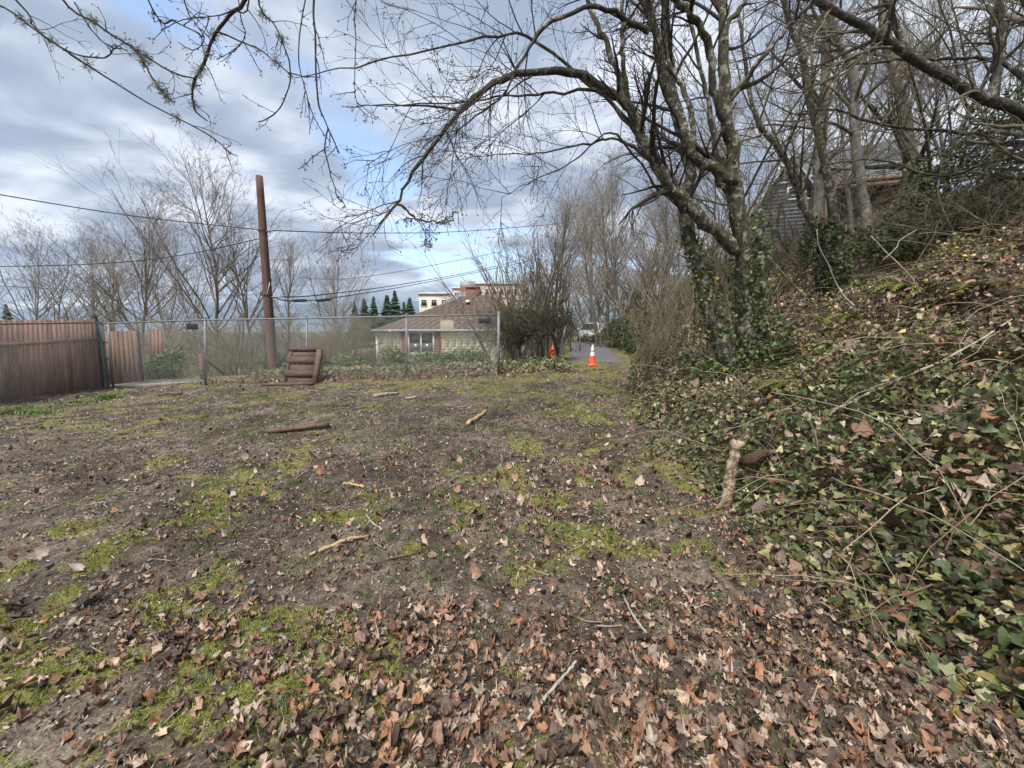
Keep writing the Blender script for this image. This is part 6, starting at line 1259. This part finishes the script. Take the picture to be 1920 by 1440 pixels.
def build_valley():
    """hills on the horizon and the far wooded plain"""
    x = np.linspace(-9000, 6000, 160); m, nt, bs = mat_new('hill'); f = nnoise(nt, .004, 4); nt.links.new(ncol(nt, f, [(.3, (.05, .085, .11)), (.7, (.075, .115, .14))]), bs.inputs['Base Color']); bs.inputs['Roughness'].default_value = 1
    for Y, hgt, sd in ((5200, 430, 3), (7200, 640, 9)):
        rows = []
        for k, t in enumerate(np.linspace(0, 1, 9)):
            h = -60 + (hgt * (0.45 + .55 * fbm(x / 1500, x * 0 + sd, sd, 4)) + 60) * math.sin(t * math.pi / 2); rows.append(np.stack([x, np.full_like(x, Y + 1400 * t) + 150 * fbm(x / 400, x * 0 + k, sd, 3), h], 1))
        V = np.concatenate(rows); n = len(x); i = (np.arange(8)[:, None] * n + np.arange(n - 1)[None]).ravel(); o = obj('hills', mesh_np('hills', V, np.stack([i, i + 1, i + n + 1, i + n], 1), m, None, True)); o['kind'] = 'structure'
    rng = np.random.default_rng(97); n = 5500; y = 110 + 1800 * rng.uniform(0, 1, n) ** 1.6; x = rng.uniform(-1.5, -.05, n) * y; s = rng.uniform(1.5, 4.5, n) * (.7 + y / 900)
    V, T, C = scatter([(ICO[0] * np.array([1, 1, .8]) * (1 + .25 * rng.normal(size=(12, 1))), ICO[1]) for _ in range(4)], np.stack([x, y, height(x, y) + s * .3], 1), s, euler_mats(*rng.uniform(0, 6, (3, n))), np.array([(.13, .115, .09), (.09, .10, .07), (.16, .14, .11), (.06, .08, .05)])[rng.integers(0, 4, n)], rng)
    tag(obj('far_woods', mesh_np('far_woods', V, T, M['fir'], C)), 'far grey-brown woods filling the valley floor', 'woods', kind='stuff')
build_valley()

# ---------------------------------------------------------------- sticks and logs
def stick(name, label, pts, r0, r1, mat, cat='stick', jit=.006, seed=0, k=8, group=None):
    rng = np.random.default_rng(seed + 300); P = catmull(pts, 14); P[1:-1] += rng.normal(size=(12, 3)) * min(jit, max(r0, r1) * .25); c = P.mean(0); mb = MB(); n = 14; R = np.linspace(r0, r1, n) * (1 + .1 * rng.normal(size=n)); V, Q = tubes((P - c)[None], R[None], k); V = V.reshape(n, k, 3); V = (P - c)[:, None] + (V - (P - c)[:, None]) * (1 + .1 * rng.normal(size=(n, k, 1)))
    m = n * k; T = [(m, (i + 1) % k, i) for i in range(k)] + [(m + 1, m - k + i, m - k + (i + 1) % k) for i in range(k)]; mb.add(np.vstack([V.reshape(-1, 3), P[:1] - c, P[-1:] - c]), T, Q)
    return tag(mb.build(name, M[mat], None, False, tuple(c)), label, cat, group)
def build_sticks():
    G = lambda u, v, o=.02: gat(u, v, o)
    stick('log', 'smooth red-brown log lying on the mud below the slatted panel', [G(503, 814, .045), G(560, 809, .05), G(618, 802, .05)], .036, .04, 'stick_brown', 'log', .003, 1, 12)
    stick('stick', 'pale peeled stick end right of the centre of the yard', [G(876, 796, .02), G(893, 788, .035), G(911, 777, .06)], .035, .03, 'stick_pale', seed=2)
    stick('stick', 'short yellowish stick in the middle of the mud', [G(643, 909, .015), G(662, 912, .02), G(683, 916, .015)], .018, .011, 'stick_pale', seed=3)
    stick('stick', 'long tan stick in the near mud, left of centre', [G(581, 1046, .015), G(620, 1030, .02), G(655, 1017, .022), G(691, 1010, .02)], .013, .011, 'stick_pale', seed=4)
    stick('stick', 'weathered branch piece just beyond the red-brown log', [G(702, 746, .03), G(722, 742, .03), G(746, 740, .03)], .045, .03, 'stick_grey', seed=5)
    stick('stick', 'thin grey sliver next to the weathered branch piece', [G(760, 749, .02), G(770, 748, .02), G(780, 746, .02)], .025, .02, 'stick_grey', seed=6)
    stick('stick', 'flat dark stick lying near the board gate', [G(296, 743, .03), G(318, 741, .03), G(341, 740, .03)], .045, .03, 'stick_brown', seed=7)
    stick('stick', 'pale twig slanting across the near leaves, right of centre', [G(1165, 1117, .02), G(1185, 1160, .025), G(1212, 1195, .02)], .006, .007, 'stick_grey', seed=8)
    stick('stick', 'grey twig standing out of the leaves at bottom centre', [G(990, 1360, .02), G(1030, 1320, .05), G(1060, 1290, .07), G(1080, 1275, .10)], .008, .005, 'stick_grey', seed=9)
    stick('stick', 'thin twig lying by the long tan stick\'s right end', [G(686, 968, .01), G(700, 985, .012), G(714, 994, .01)], .006, .005, 'stick_grey', seed=10)
    stick('stick', 'stubby brown stick beside the thin twig in the near mud', [G(710, 981, .012), G(718, 974, .014), G(725, 966, .014)], .012, .010, 'stick_brown', seed=11)
    stick('stick', 'little pale stick on the dark mud left of centre', [G(546, 967, .01), G(556, 971, .012), G(566, 975, .01)], .007, .006, 'stick_grey', seed=12)
    stick('stick', 'long thin branch half buried in leaves near the centre', [G(690, 1062, .01), G(740, 1050, .015), G(785, 1040, .015), G(790, 1030, .02)], .007, .005, 'stick_brown', seed=13)
    p = gat(1358, 948, 0); q = at(1384, 826, p[1] + .02)
    r = stick('rotten_branch', 'upright rotten branch with flaking bark at the edge of the ivy', [p + np.array([0, 0, -.05]), p * .66 + q * .34 + np.array([.006, 0, 0]), p * .3 + q * .7 + np.array([-.008, 0, 0]), q], .045, .042, 'stick_rotten', 'branch', .004, 14, 12)
    stick('log', 'dark fallen log running into the ivy from the rotten branch', [at(1388, 866, p[1] + .1), at(1440, 850, p[1] + .15), at(1520, 838, p[1] + .25), at(1620, 815, p[1] + .5), at(1720, 790, p[1] + .8), at(1830, 770, p[1] + 1.0)], .045, .05, 'log_dark', 'log', .008, 15, 10)
    stick('branch', 'thick smooth tan branch poking in from the right edge', [at(1745, 912, 2.55), at(1800, 922, 2.5), at(1860, 932, 2.45), at(1990, 945, 2.4)], .02, .034, 'stick_grey', 'branch', .003, 16, 10)
    stick('branch', 'long pale curved branch lying over the ivy', [gat(1520, 822, .14), gat(1569, 799, .17), gat(1674, 757, .2), gat(1763, 718, .2), gat(1818, 690, .22), gat(1890, 640, .2)], .014, .008, 'stick_grey', 'branch', .006, 17, 8)
    stick('branch', 'bare pale stick crossing another one high on the slope', [gat(1740, 600, .1), at(1720, 540, 6.2), at(1700, 510, 6.2), at(1665, 475, 6.3), at(1632, 442, 6.4)], .016, .006, 'stick_grey', 'branch', .008, 18, 6)
    stick('branch', 'thin stick leaning the other way across the pale one', [at(1655, 488, 6.2), at(1680, 465, 6.2), at(1688, 450, 6.2), at(1720, 430, 6.3)], .008, .005, 'stick_grey', 'branch', .005, 19, 6)
    stick('branch', 'thin bent bare shoot right of the slender ivy-clad tree', [gat(1605, 590, .1), at(1575, 545, 7.2), at(1555, 500, 7.2), at(1535, 460, 7.2), at(1532, 430, 7.2)], .012, .006, 'stick_grey', 'branch', .01, 20, 6)
    stick('branch', 'straight dead cane leaning down from the big tree\'s right side', [at(1440, 480, 5.6), at(1480, 525, 5.9), at(1525, 570, 6.2)], .009, .006, 'stick_grey', 'branch', .004, 21, 6)
    stick('branch', 'thin grey cane rising from the ivy at the right edge', [at(1700, 1060, 2.2), at(1730, 1020, 2.25), at(1790, 950, 2.3), at(1830, 905, 2.35)], .006, .004, 'stick_grey', 'branch', .004, 22, 6)
    # uncounted small twigs
    rng = np.random.default_rng(99); n = 1500; x, y = candidates(n, 1.0, 10.5, rng); k = (x < toe(y) + .1); x, y = x[k], y[k]; n = len(x); L = rng.uniform(.04, .22, n) * (.6 + .06 * y); az = rng.uniform(0, 6.28, n); t = np.linspace(-.5, .5, 4)
    P = np.stack([x[:, None] + np.cos(az)[:, None] * L[:, None] * t, y[:, None] + np.sin(az)[:, None] * L[:, None] * t, 0 * t + 0 * x[:, None]], 2); P[..., :2] += rng.normal(size=(n, 4, 2)) * .006; P[..., 2] = height(P[..., 0].ravel(), P[..., 1].ravel()).reshape(n, 4) + .012 + .01 * rng.uniform(size=(n, 4))
    V, Q = tubes(P, rng.uniform(.0018, .0048, (n, 1)) * np.linspace(1.1, .7, 4)[None], 4); C = np.repeat(np.array([(.30, .25, .19), (.16, .11, .08), (.40, .34, .27), (.10, .08, .065)])[rng.integers(0, 4, n)], 16, 0)
    tag(obj('twig_litter', mesh_np('twig_litter', V, Q, M['leaf_attr'], C)), 'small broken twigs scattered over the muddy yard', 'twigs', kind='stuff')
build_sticks()

# ---------------------------------------------------------------- air
def build_haze():
    m, nt, bs = mat_new('haze'); nt.nodes.remove(bs); v = nt.nodes.new('ShaderNodeVolumePrincipled'); v.inputs['Color'].default_value = (.72, .84, 1, 1); v.inputs['Density'].default_value = 0.00011; v.inputs['Anisotropy'].default_value = 0.2
    nt.links.new(v.outputs[0], nt.nodes['Material Output'].inputs['Volume'])
    tag(MB().box((-9800, -420, -75), (9800, 9300, 720)).build('haze', m), 'pale blue air over the valley', 'haze', kind='stuff')
build_haze()
